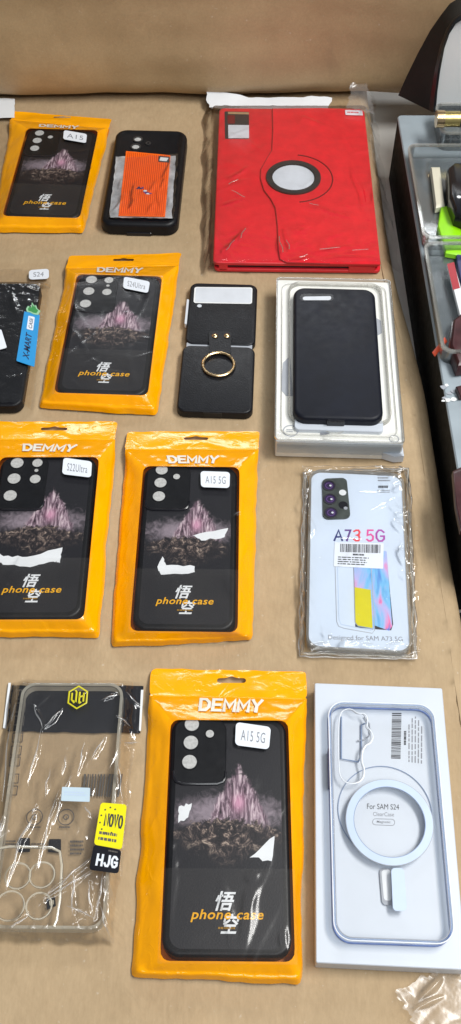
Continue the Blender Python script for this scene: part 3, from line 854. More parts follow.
# ---- red tablet cover
cx, cy = cen([P(x, y, 13) for x, y in [(219.5, 108), (363, 109.5), (381, 263.5), (214, 262.5)]])
t = Thing('tablet_cover', 'bright red leather tablet cover with a round dark ring in its middle', 'tablet case', cx, cy, 1, -1.0)
w, h, T = 165, 266, 12
g = G(); rr_solid(g, w, h, 5, [(0, .8), (.8, 0), (3.4, 0), (4, .5)], 'red_leather', 1, 0); t.add('back_panel', g)
g = G(); rr_solid(g, w-7, h-6, 4, [(4, 0), (8, 0)], 'dark_grey', -1, 0); t.add('tablet_tray', g)
g = G(); rr_solid(g, 26, 5, 1, [(2, 0), (8.5, 0)], 'red_leather', w/2-18, -h/2+2); t.add('corner_clip', g)
g = G(); rr_solid(g, 9, 4, 1, [(2, 0), (8.5, 0)], 'red_leather', -w/2+10, -h/2+2); t.add('corner_clip', g)
g = G(); rr_solid(g, w, h, 5, [(8, .6), (8.6, 0), (T-.8, 0), (T-.2, .5), (T, 1.2)], 'red_leather'); fp = t.add('front_panel', g)
zt = T+1
# raised right-hand flap with the bulge around the ring
flap = [(272.5, 108.5), (273, 130), (272, 150), (266, 160), (261, 169), (260.5, 178), (264, 190), (271, 199), (275.5, 208), (277.5, 225), (278.5, 250), (280, 259), (287, 262.5), (330, 263.5), (380.5, 264.2),
        (378, 240), (371, 180), (366, 135), (363, 112), (360, 109), (320, 108)]
fl = [t.px(x, y, zt+1.4) for x, y in flap]
g = G(); prism(g, fl, T-.2, T+1.3, 'red_leather'); fo = t.add('flap', g)
g = G(); tube(g, [(x, y, T+1.1) for x, y in fl[:14]], .6, 'red_seam', 5); t.add('flap_edge', g, fo)
rc = t.px(293.5, 177.5, zt+2)
rout, rin = 29.0, 23.0
g = G(); annulus(g, circ(rout, 56, *rc), circ(rin, 56, *rc), T+.8, T+3.2, 'dark_grey'); 
annulus(g, circ(rin+1.5, 56, *rc), circ(rin-.6, 56, *rc), T+1.0, T+2.6, 'black_gloss')
rg = t.add('swivel_ring', g)
g = G(); flat(g, circ(rin, 48, *rc), T+1.45, 'foam_white'); t.add('ring_lining', g, rg)
g = G(); tube(g, [(rc[0]+.5+41*math.cos(a), rc[1]+41*math.sin(a), T+1.25) for a in np.linspace(-1.45, 1.45, 40)], .8, 'red_groove', 6); t.add('swivel_groove', g)
q = t.quad([(224.5, 111.5), (249, 112), (249, 139), (225, 139)], zt); g = G(); quad_rr(g, q, 1.5, T+.15, 'dark_grey')
quad_rr(g, [bil(q, u, v) for u, v in ((.14, .5), (1, .5), (1, .02), (.14, .02))], .8, T+.3, 'foam_white')
quad_rr(g, [bil(q, u, v) for u, v in ((.12, .86), (.42, .86), (.42, .55), (.12, .55))], .8, T+.3, 'red_groove')
quad_rr(g, [bil(q, u, v) for u, v in ((.14, .98), (1, .98), (1, .90), (.14, .90))], .3, T+.3, 'kraft_riser'); t.add('camera_window', g)
g = G(); quad_rr(g, t.quad([(345, 110), (362, 110.5), (363, 115.5), (345.5, 115)], zt+2), 1, T+2.2, 'sticker_white', 3, .3)
lines(g, t.quad([(347, 111.5), (361, 112), (361.5, 114.3), (347, 114)], zt+2), T+2.3, 'c_red', 1, 4); t.add('price_tag', g)

bgq = [(205, 99), (372, 96), (399, 273), (201, 273)]
c0 = cen([P(x, y, 2) for x, y in bgq])
b = Thing('plastic_bag', 'crinkled clear plastic bag wrapped round the red tablet cover', 'plastic bag', c0[0], c0[1], 0, 0)
bq = b.quad(bgq, 2); tc = b.loc(cx, cy)
R1 = ridges(51, 30, (-95, 95, -150, 130), 1.0, 2.2, 70, (25, 150, 90, 45)); R2 = ridges(52, 60, (-85, 85, -145, -70), .8, 1.4, 24); R3 = ridges(53, 30, (86, 98, -150, 150), 2.5, 2.6, 70, (90, 84, 96)); R4 = ridges(54, 26, (-98, -80, -150, 150), 2.2, 3.0, 90, (90, 80, 100))
pl = plateau(tc[0], tc[1]-2, 166, 268, 16.8, 9, 1.5)
TF = []
for x0, y0, x1, y1, a_, w_ in ((226, 178, 250, 166, 1.0, 2.2), (232, 190, 246, 200, 1.0, 2), (222, 204, 240, 198, 1.1, 2.4), (238, 240, 246, 226, 1.3, 2.4), (224, 252, 236, 236, 1.2, 2.2), (280, 232, 284, 256, 1.2, 2), (286, 226, 292, 250, 1.1, 2),
                               (300, 116, 330, 126, .9, 3), (318, 250, 352, 246, 1.3, 2.4), (330, 258, 372, 256, 1.3, 2), (290, 260, 312, 256, 1.2, 2), (352, 160, 366, 210, .9, 3), (308, 204, 350, 216, .8, 3), (228, 130, 262, 150, .8, 3), (340, 126, 352, 150, .8, 2.4)):
    p, r = b.px(x0, y0, 18), b.px(x1, y1, 18); d = math.dist(p, r)
    TF.append(((p[0]+r[0])/2, (p[1]+r[1])/2, (r[0]-p[0])/d, (r[1]-p[1])/d, d/2*1.3, a_, w_))
R9 = seg_height(TF)
g = G(); sheet(g, bq, 110, 150, lambda X, Y: pl(X, Y)+np.clip(R1(X, Y)*.6+R2(X, Y)+R9(X, Y)*1.3, -.4, 2.5)+np.clip(R3(X, Y)+R4(X, Y), 0, 4)*.8, 'bag_film', 5, 21); b.add('film', g, None, 80)
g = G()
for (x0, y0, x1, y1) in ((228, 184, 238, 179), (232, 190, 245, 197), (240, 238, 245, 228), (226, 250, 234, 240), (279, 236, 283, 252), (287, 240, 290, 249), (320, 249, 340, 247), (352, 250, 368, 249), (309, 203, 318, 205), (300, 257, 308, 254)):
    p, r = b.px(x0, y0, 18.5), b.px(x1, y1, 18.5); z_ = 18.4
    tube(g, [(p[0]+(r[0]-p[0])*k+.6*math.sin(k*7+x0), p[1]+(r[1]-p[1])*k, z_) for k in np.linspace(0, 1, 9)], .42, 'crease_sheen', 6, False, .4)
b.add('sheen_creases', g, None, 80)  # pale tubes painted in for the white sheen on the film
g = G(); wq = b.quad([(207, 99), (332, 103), (326, 118), (208, 110)], 5)
sheet(g, wq, 30, 6, lambda X, Y: 6.5+np.clip((Y-wq[3][1])/28, 0, 1)*7+2.0*np.sin(X*.05)+1.5*vnoise(X, Y, .05, 3), 'paper_white', 3, 8); b.add('backing_paper', g, None, 60)
g = G(); wq = b.quad([(350, 99), (366, 98), (374, 116), (346, 112)], 12)
rd = ridges(58, 14, (50, 130, 90, 190), 3, 3, 25)
sheet(g, wq, 24, 24, lambda X, Y: 14+np.clip(rd(X, Y), -2, 6)+np.clip((Y-wq[2][1])/(wq[0][1]-wq[2][1]), 0, 1)*16, 'corner_film', 3, 5); b.add('bunched_corner', g, None, 80)

# ---- left bag with the plain black case
t = Thing('phone_case', 'plain black case in a clear bag with a blue tag, cut by the left edge', 'phone case', *P(-13, 341, 11), 1, 0)
w, h, T = 83, 160, 10
g = G(); rr_solid(g, w, h, 9, round_prof(0, T, 2.5), 'black_leather'); t.add('shell', g)
qb = [(-46, 268), (51.5, 268), (33, 410), (-70, 410)]; c0 = cen([P(x, y, 2) for x, y in qb])
b = Thing('plastic_bag', 'clear bag round the plain black case, with a blue tag and green leaf', 'plastic bag', c0[0], c0[1], 0, 0)
bq = b.quad(qb, 2); tc = b.loc(t.x, t.y)
R1 = ridges(61, 16, (-50, 50, -100, 100), .6, 2.2, 50); R2 = ridges(62, 10, (15, 50, -100, -60), .6, 1.8, 18)
pl = plateau(tc[0], tc[1], 80, 158, 12.2, 6, 1.2)
g = G(); sheet(g, bq, 70, 110, lambda X, Y: pl(X, Y)+np.clip(R1(X, Y)+R2(X, Y), -.4, 2.4), 'bag_film', 3, 25); b.add('film', g, None, 80)
g = G(); quad_rr(g, b.quad([(29, 270.5), (49, 269), (49, 279), (29, 280)], 4), 3.5, 4.5, 'sticker_white', 5, .3)
text(g, 'S24', b.quad([(33.5, 272.8), (44, 272.2), (43.5, 276.8), (33.5, 277.2)], 4), 4.6, 'grey_ink'); b.add('sticker', g)
g = G(); tq = b.quad([(24.5, 312), (40, 315.5), (34.5, 367.5), (16.5, 361.5)], 13); quad_rr(g, tq, 1, 13.9, 'blue_tag', 3, .4)
sub = lambda q, u0, v0, u1, v1: [bil(q, u, v) for u, v in ((u0, v1), (u0, v0), (u1, v0), (u1, v1))]     # text running up the tag
def upq(q, u0, u1, v0, v1): return [bil(q, u0, v0), bil(q, u0, v1), bil(q, u1, v1), bil(q, u1, v0)]
text(g, 'X-MART', upq(tq, .30, .66, .09, .60), 14.05, 'blue_ink', .02, .25)
quad_rr(g, upq(tq, .30, .70, .66, .93), .8, 14.05, 'sticker_white', 3); text(g, 'CASE', upq(tq, .40, .62, .69, .90), 14.15, 'blue_ink', .01, .2)
tg = b.add('tag', g)
lf = [(26, 309), (28, 306), (31, 307.5), (32, 302.5), (34.5, 306), (36, 305), (37.5, 309), (40.5, 311), (38, 315), (34, 314.5), (30, 312.5), (27, 312)]
g = G(); pts = [b.px(x, y, 14) for x, y in lf]; prism(g, pts, 13.6, 14.2, 'pale_green'); m0 = (sum(p[0] for p in pts)/len(pts), sum(p[1] for p in pts)/len(pts))
flat(g, [(m0[0]+(x-m0[0])*.72, m0[1]+(y-m0[1])*.72) for x, y in pts][::-1], 14.3, 'leaf_green'); b.add('leaf', g, tg)
g = G(); quad_rr(g, b.quad([(-8, 329), (1.5, 330), (7, 348), (-4, 351)], 13), 1.5, 13.6, 'sticker_white', 3, .4); b.add('side_sticker', g)

# ---- another bag with white header, back row far left
qb = [(-60, 98), (15, 98), (9, 226), (-70, 226)]; c0 = cen([P(x, y, 2) for x, y in qb])
b = Thing('plastic_bag', 'clear bag with white paper header at far left of the back row', 'plastic bag', c0[0], c0[1], 0, 0)
bq = b.quad(qb, 2); R1 = ridges(71, 20, (-50, 50, -100, 100), 1.2, 2, 40)
g = G(); sheet(g, bq, 40, 80, lambda X, Y: 1.6+np.clip(R1(X, Y), -.4, 2.4), 'bag_film', 2, 35); b.add('film', g, None, 80)
g = G(); sheet(g, b.quad([(-60, 96), (15, 99), (14.5, 118), (-60, 119)], 4), 20, 8, lambda X, Y: 4.2+.8*vnoise(X, Y, .04, 2), 'paper_white', 1, 4); b.add('header_card', g)

# ---- white 5G card in clear case
q = [(315, 473.5), (400, 471.5), (410, 655), (305, 650)]
c0 = cen([P(x, y, 7) for x, y in q])
t = Thing('boxed_clear_case', 'clear case over a white printed card with multicoloured 5G lettering', 'phone case', c0[0], c0[1], 1, -3.5)
w, h, Z = 76, 166, 7
g = G(); rr_solid(g, w-1, h-1, 9, [(.3, 0), (Z-.6, 0), (Z-.2, .4)], 'card_white'); cd = t.add('card', g)
g = G(); annulus(g, rr(w+2.6, h+3, 11), rr(w-1, h-1, 9), .1, Z+1.4, 'clear_rim'); t.add('clear_rim', g)
g = G(); zz = Z-.2
for s, mt, q2 in (('A', 'c_blue', [(334.8, 531), (342.2, 531), (342, 541), (334.3, 541)]), ('7', 'c_purple', [(345.5, 531), (350.3, 531), (349.5, 541.2), (345.3, 541.2)]),
                  ('3', 'c_red', [(354, 531), (359.5, 531), (359.5, 541.4), (354, 541.4)]), ('5', 'c_pink', [(367, 531), (372.8, 531), (373, 541.6), (367, 541.6)]),
                  ('G', 'c_violet', [(376.2, 531), (383.8, 531), (384, 541.8), (376.4, 541.8)])):
    block(g, s, t.quad(q2, zz), zz+.1, mt, .8)
text(g, 'Designed for SAM A73 5G', t.quad([(328, 635.5), (402, 637.5), (403, 643.5), (328, 641.5)], zz), zz+.1, 'grey_ink', 0)
lines(g, t.quad([(377, 475), (390, 475), (391, 483), (378, 483)], zz), zz+.1, 'grey_ink', 3, 3); lines(g, t.quad([(378, 486), (390, 486), (390, 489), (378, 489)], zz), zz+.1, 'ink', 1, 4, .8)
lines(g, t.quad([(377, 490.5), (391, 490.5), (391, 494), (377, 494)], zz), zz+.1, 'grey_ink', 2, 5)
# drawing of a phone half inside a clear cover
def poly(pts, z, mat, uvs=None): flat(g, [t.px(x, y, zz) for x, y in pts], z, mat, uvs)
def line(pts, mat, r=.3, z=.12): tube(g, [t.px(x, y, zz)+(zz+z,) for x, y in pts], r, mat, 5, flatz=.3)
poly([(356, 565), (386, 552), (393, 625), (391, 631), (376, 630), (355, 628)][::-1], zz+.05, 'ink')
poly([(385, 551.5), (386.5, 552.5), (392, 627), (389, 631.5), (374, 626), (370, 556)][::-1], zz+.12, 'screen_print', [(.95, 1), (1, 1), (1, .1), (.9, 0), (.3, .1), (.2, 1)][::-1])
poly([(353, 566), (371, 566), (374, 630), (358, 627.5), (355, 624)][::-1], zz+.16, 'screen_print', [(0, 1), (.4, 1), (.4, .2), (.1, .2), (0, .3)][::-1])
poly([(354.5, 588), (370.5, 590.5), (372.5, 629), (358, 626.5), (355, 623)][::-1], zz+.2, 'yellow_ink')
line([(335, 567), (336.5, 622), (338.5, 627), (344, 629), (372, 634), (374.5, 631), (371, 569)], 'shade_grey')
line([(337.5, 568), (339, 620), (341, 625), (371, 631)], 'ring_blue'); line([(336, 567), (345, 566), (351, 568)], 'shade_grey')
line([(353.5, 566), (355, 623), (358, 627), (373, 630)], 'grey_ink', .25, .24)
t.add('print', g, cd)
g = G(); sq = t.quad([(334.5, 543), (384, 548), (383, 568), (333.5, 566)], zz+.4); sq = t.quad([(334.5, 543), (383.5, 544), (383, 569.5), (333.5, 567)], zz+.4); quad_rr(g, sq, .6, zz+.45, 'sticker_white', 3, .2)
bars(g, [bil(sq, u, v) for u, v in ((.12, .94), (.94, .94), (.94, .60), (.12, .60))], zz+.5, 'ink', 30, 5)
lines(g, [bil(sq, u, v) for u, v in ((.38, .56), (.66, .56), (.66, .46), (.38, .46))], zz+.5, 'ink', 1, 8, .7)
lines(g, [bil(sq, u, v) for u, v in ((.08, .42), (.80, .42), (.80, .06), (.08, .06))], zz+.5, 'ink', 4, 9, .45); t.add('barcode_sticker', g, cd)
g = G(); iq = t.quad([(322, 479.5), (346.5, 478.5), (350.5, 519), (323, 520)], Z+1); quad_rr(g, iq, 4.5, Z+1.2, 'island_grey', 6, 1.4); isl = t.add('camera_island', g)
for x, y, r in ((329, 486, 5.6), (330, 499.5, 5.6), (331, 513, 5.6)):
    g = G(); p = t.px(x, y, Z+2); annulus(g, circ(r, 26, *p), circ(r-.8, 26, *p), Z+1.1, Z+1.9, 'dark_grey'); flat(g, circ(r-.8, 26, *p), Z+1.4, 'lens_violet')
    flat(g, circ(1.0, 12, p[0]+1.2, p[1]+.2), Z+1.45, 'foam_white'); annulus(g, circ(r*.55, 20, *p), circ(r*.45, 20, *p), Z+1.38, Z+1.5, 'c_purple'); t.add('lens', g, isl)
g = G(); p = t.px(342.5, 493.5, Z+1); flat(g, circ(3.0, 20, *p), Z+1.35, 'white_print'); t.add('flash', g, isl)
g = G(); p = t.px(343, 506, Z+1); flat(g, circ(3.8, 20, *p), Z+1.3, 'black_gloss'); flat(g, circ(1.6, 12, p[0]+2, p[1]-3), Z+1.35, 'shade_grey'); t.add('lens', g, isl)
qb = [(303, 471.5), (410, 468), (417.5, 660), (298, 657)]; c1 = cen([P(x, y, 2) for x, y in qb])
b = Thing('plastic_bag', 'crinkly clear bag sealed round the white 5G card', 'plastic bag', c1[0], c1[1], 0, 0)
bq = b.quad(qb, 2); tc = b.loc(c0[0], c0[1])
R1 = ridges(81, 16, (-40, 40, -85, 85), .8, 1.6, 40); R2 = ridges(82, 46, (34, 50, -95, 95), 2.2, 1.6, 18); R3 = ridges(83, 30, (-50, -36, -95, 95), 2.0, 1.6, 26, (90, 80, 100)); R4 = ridges(84, 30, (-45, 45, -95, -80), 1.8, 1.5, 24, (0, 10, 170)); R5 = ridges(85, 22, (-45, 45, 80, 95), 1.8, 1.5, 18)
pl = plateau(tc[0], tc[1], 85, 174, 11.3, 5, 1.0)
g = G(); sheet(g, bq, 84, 140, lambda X, Y: pl(X, Y)+np.clip(R1(X, Y), -.4, 1.5)+np.clip(R2(X, Y)+R3(X, Y)+R4(X, Y)+R5(X, Y), -.4, 2.5), 'bag_film', 3.5, 41); b.add('film', g, None, 80)
R = random.Random(12)
def wob_edge(pts, off, seed):
    out = []; m = len(pts)
    for i in range(m):
        p, q_ = pts[i], pts[(i+1) % m]; n_ = max(3, int(math.dist(p, q_)/4))
        for k in range(n_):
            x = p[0]+(q_[0]-p[0])*k/n_; y = p[1]+(q_[1]-p[1])*k/n_
            out.append((x+1.6*noise.noise(Vector((x*.09, y*.09, seed))), y+1.6*noise.noise(Vector((x*.09, y*.09, seed+4))), 2.2+off+1.2*noise.noise(Vector((x*.15, y*.15, seed+2)))))
    return out
for k, (ins, mt, rad) in enumerate(((.985, 'crease_sheen', .8), (.93, 'crumple_film', 1.3), (.955, 'clear_rim', .9))):
    m0 = cen(bq); pts = [(m0[0]+(x-m0[0])*ins, m0[1]+(y-m0[1])*(1-(1-ins)*.5)) for x, y in bq]
    g = G(); tube(g, wob_edge(pts, k*.8, k*3+1), rad, mt, 6, True, .5); b.add('sealed_edge', g, None, 80)

# ---- clear case in bag, bottom left
q = [(22, 687), (122, 687), (108, 925), (-12, 925)]; c0 = cen([P(x, y, 9) for x, y in q])
t = Thing('clear_phone_case', 'empty transparent phone case with round lens cutouts, in the bag at bottom left', 'phone case', c0[0], c0[1], 1.2, -.5)
w, h = 73, 168
g = G(); annulus(g, rr(w, h, 10), rr(w-4, h-4, 8), 0, 9, 'case_rim'); t.add('rim', g)
g = G(); rr_solid(g, w-4, h-4, 8, [(7.4, .2), (8.2, 0), (8.4, .1)], 'clear_shell'); t.add('back_sheet', g)
g = G(); rim = [t.px(x, y, 10) for x, y in ((-8, 850), (10, 847), (52, 848), (60, 852), (62, 866), (60, 900), (57, 920), (54, 927))]
tube(g, [p+(9.4,) for p in rim], 1.0, 'case_rim', 8); ci = t.add('camera_island', g)
for x, y, r in ((18, 876, 8), (42, 875, 8), (10, 906, 9), (39, 906, 8)):
    g = G(); p = t.px(x, y, 10); tube(g, [a+(9.0,) for a in circ(r, 30, *p)], .75, 'case_rim', 7, True); t.add('lens_ring', g, ci)
qb = [(10, 682), (144, 683), (112, 944), (-26, 938)]; c1 = cen([P(x, y, 2) for x, y in qb])
b = Thing('plastic_bag', 'crumpled clear bag with black header and yellow tag round the transparent case', 'plastic bag', c1[0], c1[1], 0, 0)
bq = b.quad(qb, 2); tc = b.loc(c0[0], c0[1])
def pseg(x0, y0, x1, y1, a, w):
    p, r = b.px(x0, y0, 11), b.px(x1, y1, 11); d = math.dist(p, r)
    return ((p[0]+r[0])/2, (p[1]+r[1])/2, (r[0]-p[0])/d, (r[1]-p[1])/d, d/2*1.15, a, w)
FOLD = [(33, 705, 43, 728, 2.2, 1.5), (43, 728, 62, 709, 2.2, 1.6), (42, 728, 27, 786, 1.8, 1.4), (66, 755, 63, 775, 1.6, 1.3), (50, 768, 44, 798, 1.6, 1.3), (70, 775, 52, 825, 2.4, 1.6), (58, 790, 36, 870, 2.6, 1.7),
        (36, 812, 14, 850, 2.6, 2.0), (38, 805, 30, 815, 2.0, 1.4), (22, 835, 6, 890, 2.4, 1.8), (96, 853, 44, 898, 2.6, 1.3), (92, 870, 44, 900, 2.0, 1.2), (84, 742, 78, 775, 2.0, 1.6), (106, 735, 90, 760, 1.8, 1.6),
        (100, 700, 118, 694, 1.8, 1.3), (116, 716, 130, 722, 2.2, 1.5), (126, 690, 140, 700, 2.0, 1.5), (124, 740, 138, 736, 2.2, 1.6), (30, 914, 8, 928, 2.0, 1.3), (74, 870, 72, 915, 2.2, 1.8), (88, 880, 92, 915, 2.4, 1.8),
        (104, 870, 96, 918, 2.6, 1.5), (100, 905, 108, 935, 2.0, 1.4), (66, 905, 95, 918, 1.8, 1.4), (118, 762, 122, 800, 1.8, 1.4), (8, 720, 2, 800, 1.8, 2.0), (3, 815, -4, 850, 2, 1.8), (84, 805, 92, 818, 2.2, 1.6)]
F1 = seg_height([pseg(*f) for f in FOLD]); F2 = ridges(91, 110, (-60, 60, -105, 95), .75, 1.3, 28, (60, 75, 110, 45)); F3 = ridges(92, 40, (15, 58, -100, -30), 1.3, 1.4, 22)
pl = plateau(tc[0], tc[1], 72, 166, 10.8, 6, 1.2)
zb = lambda X, Y: pl(X, Y)+np.clip(F1(X, Y)*.9+F2(X, Y)+F3(X, Y), -.3, 3.2)
g = G(); sheet(g, bq, 120, 200, zb, 'crumple_film', 3, 51); b.add('film', g, None, 80)
for f in FOLD:
    pass
g = G(); hq = b.quad([(11, 683), (143, 683.5), (140, 731), (6, 729)], 5)
sheet(g, hq, 60, 24, lambda X, Y: pl(X, Y)*.0+1.0, 'black_card', 1, 4); hc = b.add('header_card', g)
for sx in ((11, 683, 6, 729, 8.5, 683, 3, 728), (141, 690, 139, 731, 143.5, 690, 141, 731)):
    g = G(); flat(g, [b.px(x, y, 1.2) for x, y in ((sx[0], sx[1]), (sx[2], sx[3]), (sx[6], sx[7]), (sx[4], sx[5]))], 1.5, 'paper_white'); b.add('header_edge', g, hc)
# logo: a hexagon holding three upright strokes
lc = b.px(78, 698, 13); hx = [(lc[0]+7.4*math.cos(math.pi/6+i*math.pi/3+math.pi/3*0), lc[1]+8.6*math.sin(math.pi/6+i*math.pi/3)) for i in range(6)]
g = G(); zl = 14.2
tube(g, [p+(zl,) for p in hx], .62, 'yellow_ink', 6, True, .3)
for pts in ([(-5.2, 4), (-5.2, -2.2), (-2.6, -5.2)], [(-2.6, 6.5), (-1.4, 5), (-1.4, -4.5), (-3.4, -3)], [(1.4, 5), (1.4, -5.5)], [(1.4, .2), (5.0, 1.6)], [(5.0, 4.2), (5.0, -4)], [(1.4, -5.5), (3.2, -4.2)]):
    tube(g, [(lc[0]+x*.82, lc[1]+y*.84, zl) for x, y in pts], .62, 'yellow_ink', 6, False, .3)
b.add('emblem', g, hc)
# print on the back of the bag
g = G(); zp = 1.9
bars(g, b.quad([(84, 774), (123, 774), (119, 797), (82, 796)], 2), zp, 'faint_ink', 13, 6)
for x, y in ((34.5, 817), (66, 817)):
    p = b.px(x, y, 2); annulus(g, circ(5.6, 26, *p), circ(5.0, 26, *p), zp-.1, zp, 'faint_ink'); annulus(g, circ(2.0, 14, *p), circ(1.3, 14, *p), zp-.1, zp, 'faint_ink')
    lines(g, b.quad([(x-7, y+9), (x+8, y+9), (x+8, y+12), (x-7, y+12)], 2), zp, 'faint_ink', 1, int(x))
for qq in ([(19, 838), (30, 838), (30, 852), (18, 852)], [(49, 839), (61, 839), (61, 853), (48, 852)]): quad_rr(g, b.quad(qq, 2), .5, zp, 'black_card')
lines(g, b.quad([(5, 840), (18, 840), (18, 846), (5, 846)], 2), zp, 'faint_ink', 2, 4); lines(g, b.quad([(31, 843), (48, 843), (48, 848), (31, 848)], 2), zp, 'faint_ink', 2, 5); lines(g, b.quad([(70, 840), (84, 840), (84, 856), (70, 856)], 2), zp, 'faint_ink', 4, 6)
p = b.px(51, 903, 2); 
quad_rr(g, b.quad([(46, 899), (55, 897), (56, 906), (47, 910)], 2), .6, zp, 'black_card'); quad_rr(g, b.quad([(49, 901), (54, 900), (54, 904), (50, 906)], 2), .4, zp+.1, 'beige_card')
for i, y in enumerate((690, 703, 716, 733, 746, 757, 774, 786)):
    x = 17-i*1.35; tube(g, [b.px(a, c, 2)+(zp,) for a, c in ((x, y), (x+10, y), (x+9, y+9), (x-1, y+9))], .4, 'ink' if i > 2 else 'faint_ink', 5, True, .3)
    if i < 6: tube(g, [b.px(a, c, 2)+(zp,) for a, c in ((x+4.5, y), (x+4, y+9))], .35, 'ink' if i > 2 else 'faint_ink', 5, False, .3)
b.add('back_print', g)
g = G(); sq = b.quad([(62.5, 788), (90.5, 789), (90, 803), (61.5, 802)], 12); quad_rr(g, sq, .6, 14.2, 'pale_blue', 3, .25)
lines(g, [bil(sq, u, v) for u, v in ((.1, .7), (.9, .7), (.9, .35), (.1, .35))], 14.3, 'ring_blue', 2, 12); b.add('price_sticker', g)
g = G(); yq = b.quad([(101, 803), (127, 805), (122, 850), (94, 845)], 14); quad_rr(g, yq, 2, 15.0, 'yellow_tag', 4, .4)
block(g, 'NOVO', [bil(yq, u, v) for u, v in ((.26, .74), (.90, .72), (.90, .46), (.26, .48))], 15.1, 'ink', .55, .5)
for i in range(9):
    a = .5+i*.58; p = bil(yq, .42+.34*math.cos(a), .60+.30*math.sin(a))
    if not (abs(math.sin(a)) < .45 and math.cos(a) > 0): flat(g, circ(.6, 8, *p), 15.12, 'ink')
lines(g, [bil(yq, u, v) for u, v in ((.12, .34), (.92, .34), (.92, .08), (.12, .08))], 15.1, 'faint_ink', 2, 13, .5); b.add('yellow_tag', g)
g = G(); kq = b.quad([(94, 845), (121.5, 850.5), (118.5, 874), (89, 870)], 14); quad_rr(g, kq, 2, 14.9, 'black_card', 4, .4)
block(g, 'HJG', [bil(kq, u, v) for u, v in ((.22, .64), (.90, .66), (.90, .24), (.22, .24))], 15.0, 'sticker_white', .72, .55)
lines(g, [bil(kq, u, v) for u, v in ((.55, .92), (.95, .92), (.95, .8), (.55, .8))], 15.0, 'faint_ink', 1, 3); b.add('black_tag', g)
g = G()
for f in FOLD:                                             # whitened crease lines, streak highlights painted into their colour
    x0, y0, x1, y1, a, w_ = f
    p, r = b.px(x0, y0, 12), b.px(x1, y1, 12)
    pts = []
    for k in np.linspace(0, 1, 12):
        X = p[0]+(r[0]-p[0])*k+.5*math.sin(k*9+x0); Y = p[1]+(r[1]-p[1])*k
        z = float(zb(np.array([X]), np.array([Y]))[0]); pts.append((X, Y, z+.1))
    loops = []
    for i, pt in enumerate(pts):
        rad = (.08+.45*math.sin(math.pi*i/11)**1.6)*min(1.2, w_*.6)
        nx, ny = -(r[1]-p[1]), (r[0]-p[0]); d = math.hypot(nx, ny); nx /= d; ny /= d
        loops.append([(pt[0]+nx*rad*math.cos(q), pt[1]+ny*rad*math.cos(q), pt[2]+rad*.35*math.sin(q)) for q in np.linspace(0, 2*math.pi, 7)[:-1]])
    loft(g, loops, 'crease_sheen')
b.add('sheen_creases', g, None, 80)

# ---- white box with the magnetic clear case
c0 = cen([P(x, y, 13) for x, y in [(315, 682), (440, 688), (468, 972), (317, 962)]])
t = Thing('carton', 'flat white box with barcode under the clear magnetic case, bottom right', 'box', c0[0], c0[1], 0, -2.6)
W, Hh, Z = 91, 187, 13
g = G(); rr_solid(g, W, Hh, 1.2, [(0, .3), (.3, 0), (Z-.5, 0), (Z, .5)], 'box_white', 0, 0, 3); t.add('carton_body', g)
g = G(); z1 = Z+.12
text(g, 'For SAM S24', t.quad([(367, 803.5), (399, 804.5), (399, 809.8), (367, 809)], Z), z1, 'ink', 0)
text(g, 'ClearCase', t.quad([(373, 812), (394, 812.5), (394, 816.5), (373, 816)], Z), z1, 'grey_ink', 0)
mq = t.quad([(372.5, 818.5), (395, 819), (395, 826), (372, 825)], Z); mw = math.dist(mq[0], mq[1]); mh = math.dist(mq[0], mq[3])
annulus(g, [bil(mq, x/mw+.5, y/mh+.5) for x, y in rr(mw, mh, mh/2)], [bil(mq, x/mw+.5, y/mh+.5) for x, y in rr(mw-.7, mh-.7, mh/2-.3)], Z+.02, z1, 'grey_ink')
text(g, 'Magnetic', [bil(mq, u, v) for u, v in ((.2, .72), (.8, .72), (.8, .24), (.2, .24))], z1, 'grey_ink', .01)
bars(g, t.quad([(392, 713), (401.5, 713), (400.5, 759), (391, 758.5)], Z), z1, 'ink', 26, 7, True)
def upq2(pts): q = t.quad(pts, Z); return [q[3], q[0], q[1], q[2]]
lines(g, upq2([(403.5, 728), (407, 728), (406.5, 745), (403.5, 745)]), z1, 'ink', 1, 3, .7)
lines(g, upq2([(408, 716), (424, 714), (423.5, 764), (408, 762)]), z1, 'grey_ink', 5, 4, .38)
t.add('print', g)
k = Thing('clear_phone_case', 'clear magnetic phone case with a pale blue ring, lying on the flat white box', 'phone case', *cen([P(x, y, 23) for x, y in [(330, 703), (431, 705), (457, 942), (334, 937)]]), Z+.3, -2.0)
w, h = 73, 157
g = G(); annulus(g, rr(w, h, 11), rr(w-2.4, h-2.4, 9.8), 0, 8.5, 'blue_rim'); annulus(g, rr(w+.6, h+.6, 11.2), rr(w-3.0, h-3.0, 9.5), 7.6, 8.4, 'blue_rim'); rm = k.add('rim', g)
g = G(); tube(g, [(x, y, .5) for x, y in rr(w-.6, h-.6, 11)], .5, 'edge_blue', 6, True); k.add('base_edge', g, rm)
g = G(); tube(g, [(x, y, 8.6) for x, y in rr(w+.2, h+.2, 11)], .42, 'edge_white', 6, True); k.add('edge_highlight', g, rm)  # white tube paints the highlight along the rim's top edge
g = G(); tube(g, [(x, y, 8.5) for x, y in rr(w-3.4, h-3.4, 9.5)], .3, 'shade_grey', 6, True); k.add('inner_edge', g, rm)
g = G(); prism(g, [(-w/2-.9, y) for y in ()] or [(-w/2-1.1, 44), (-w/2+.6, 44), (-w/2+.6, 18), (-w/2-1.1, 18)], 1, 8, 'navy'); k.add('side_button', g)
g = G(); rr_solid(g, w-3.2, h-3.2, 9.5, [(5.0, .2), (5.7, 0), (5.9, .1)], 'clear_shell'); k.add('back_sheet', g)
zt = Z+.3+6.2
rc = k.px(389.5, 821.5, zt)
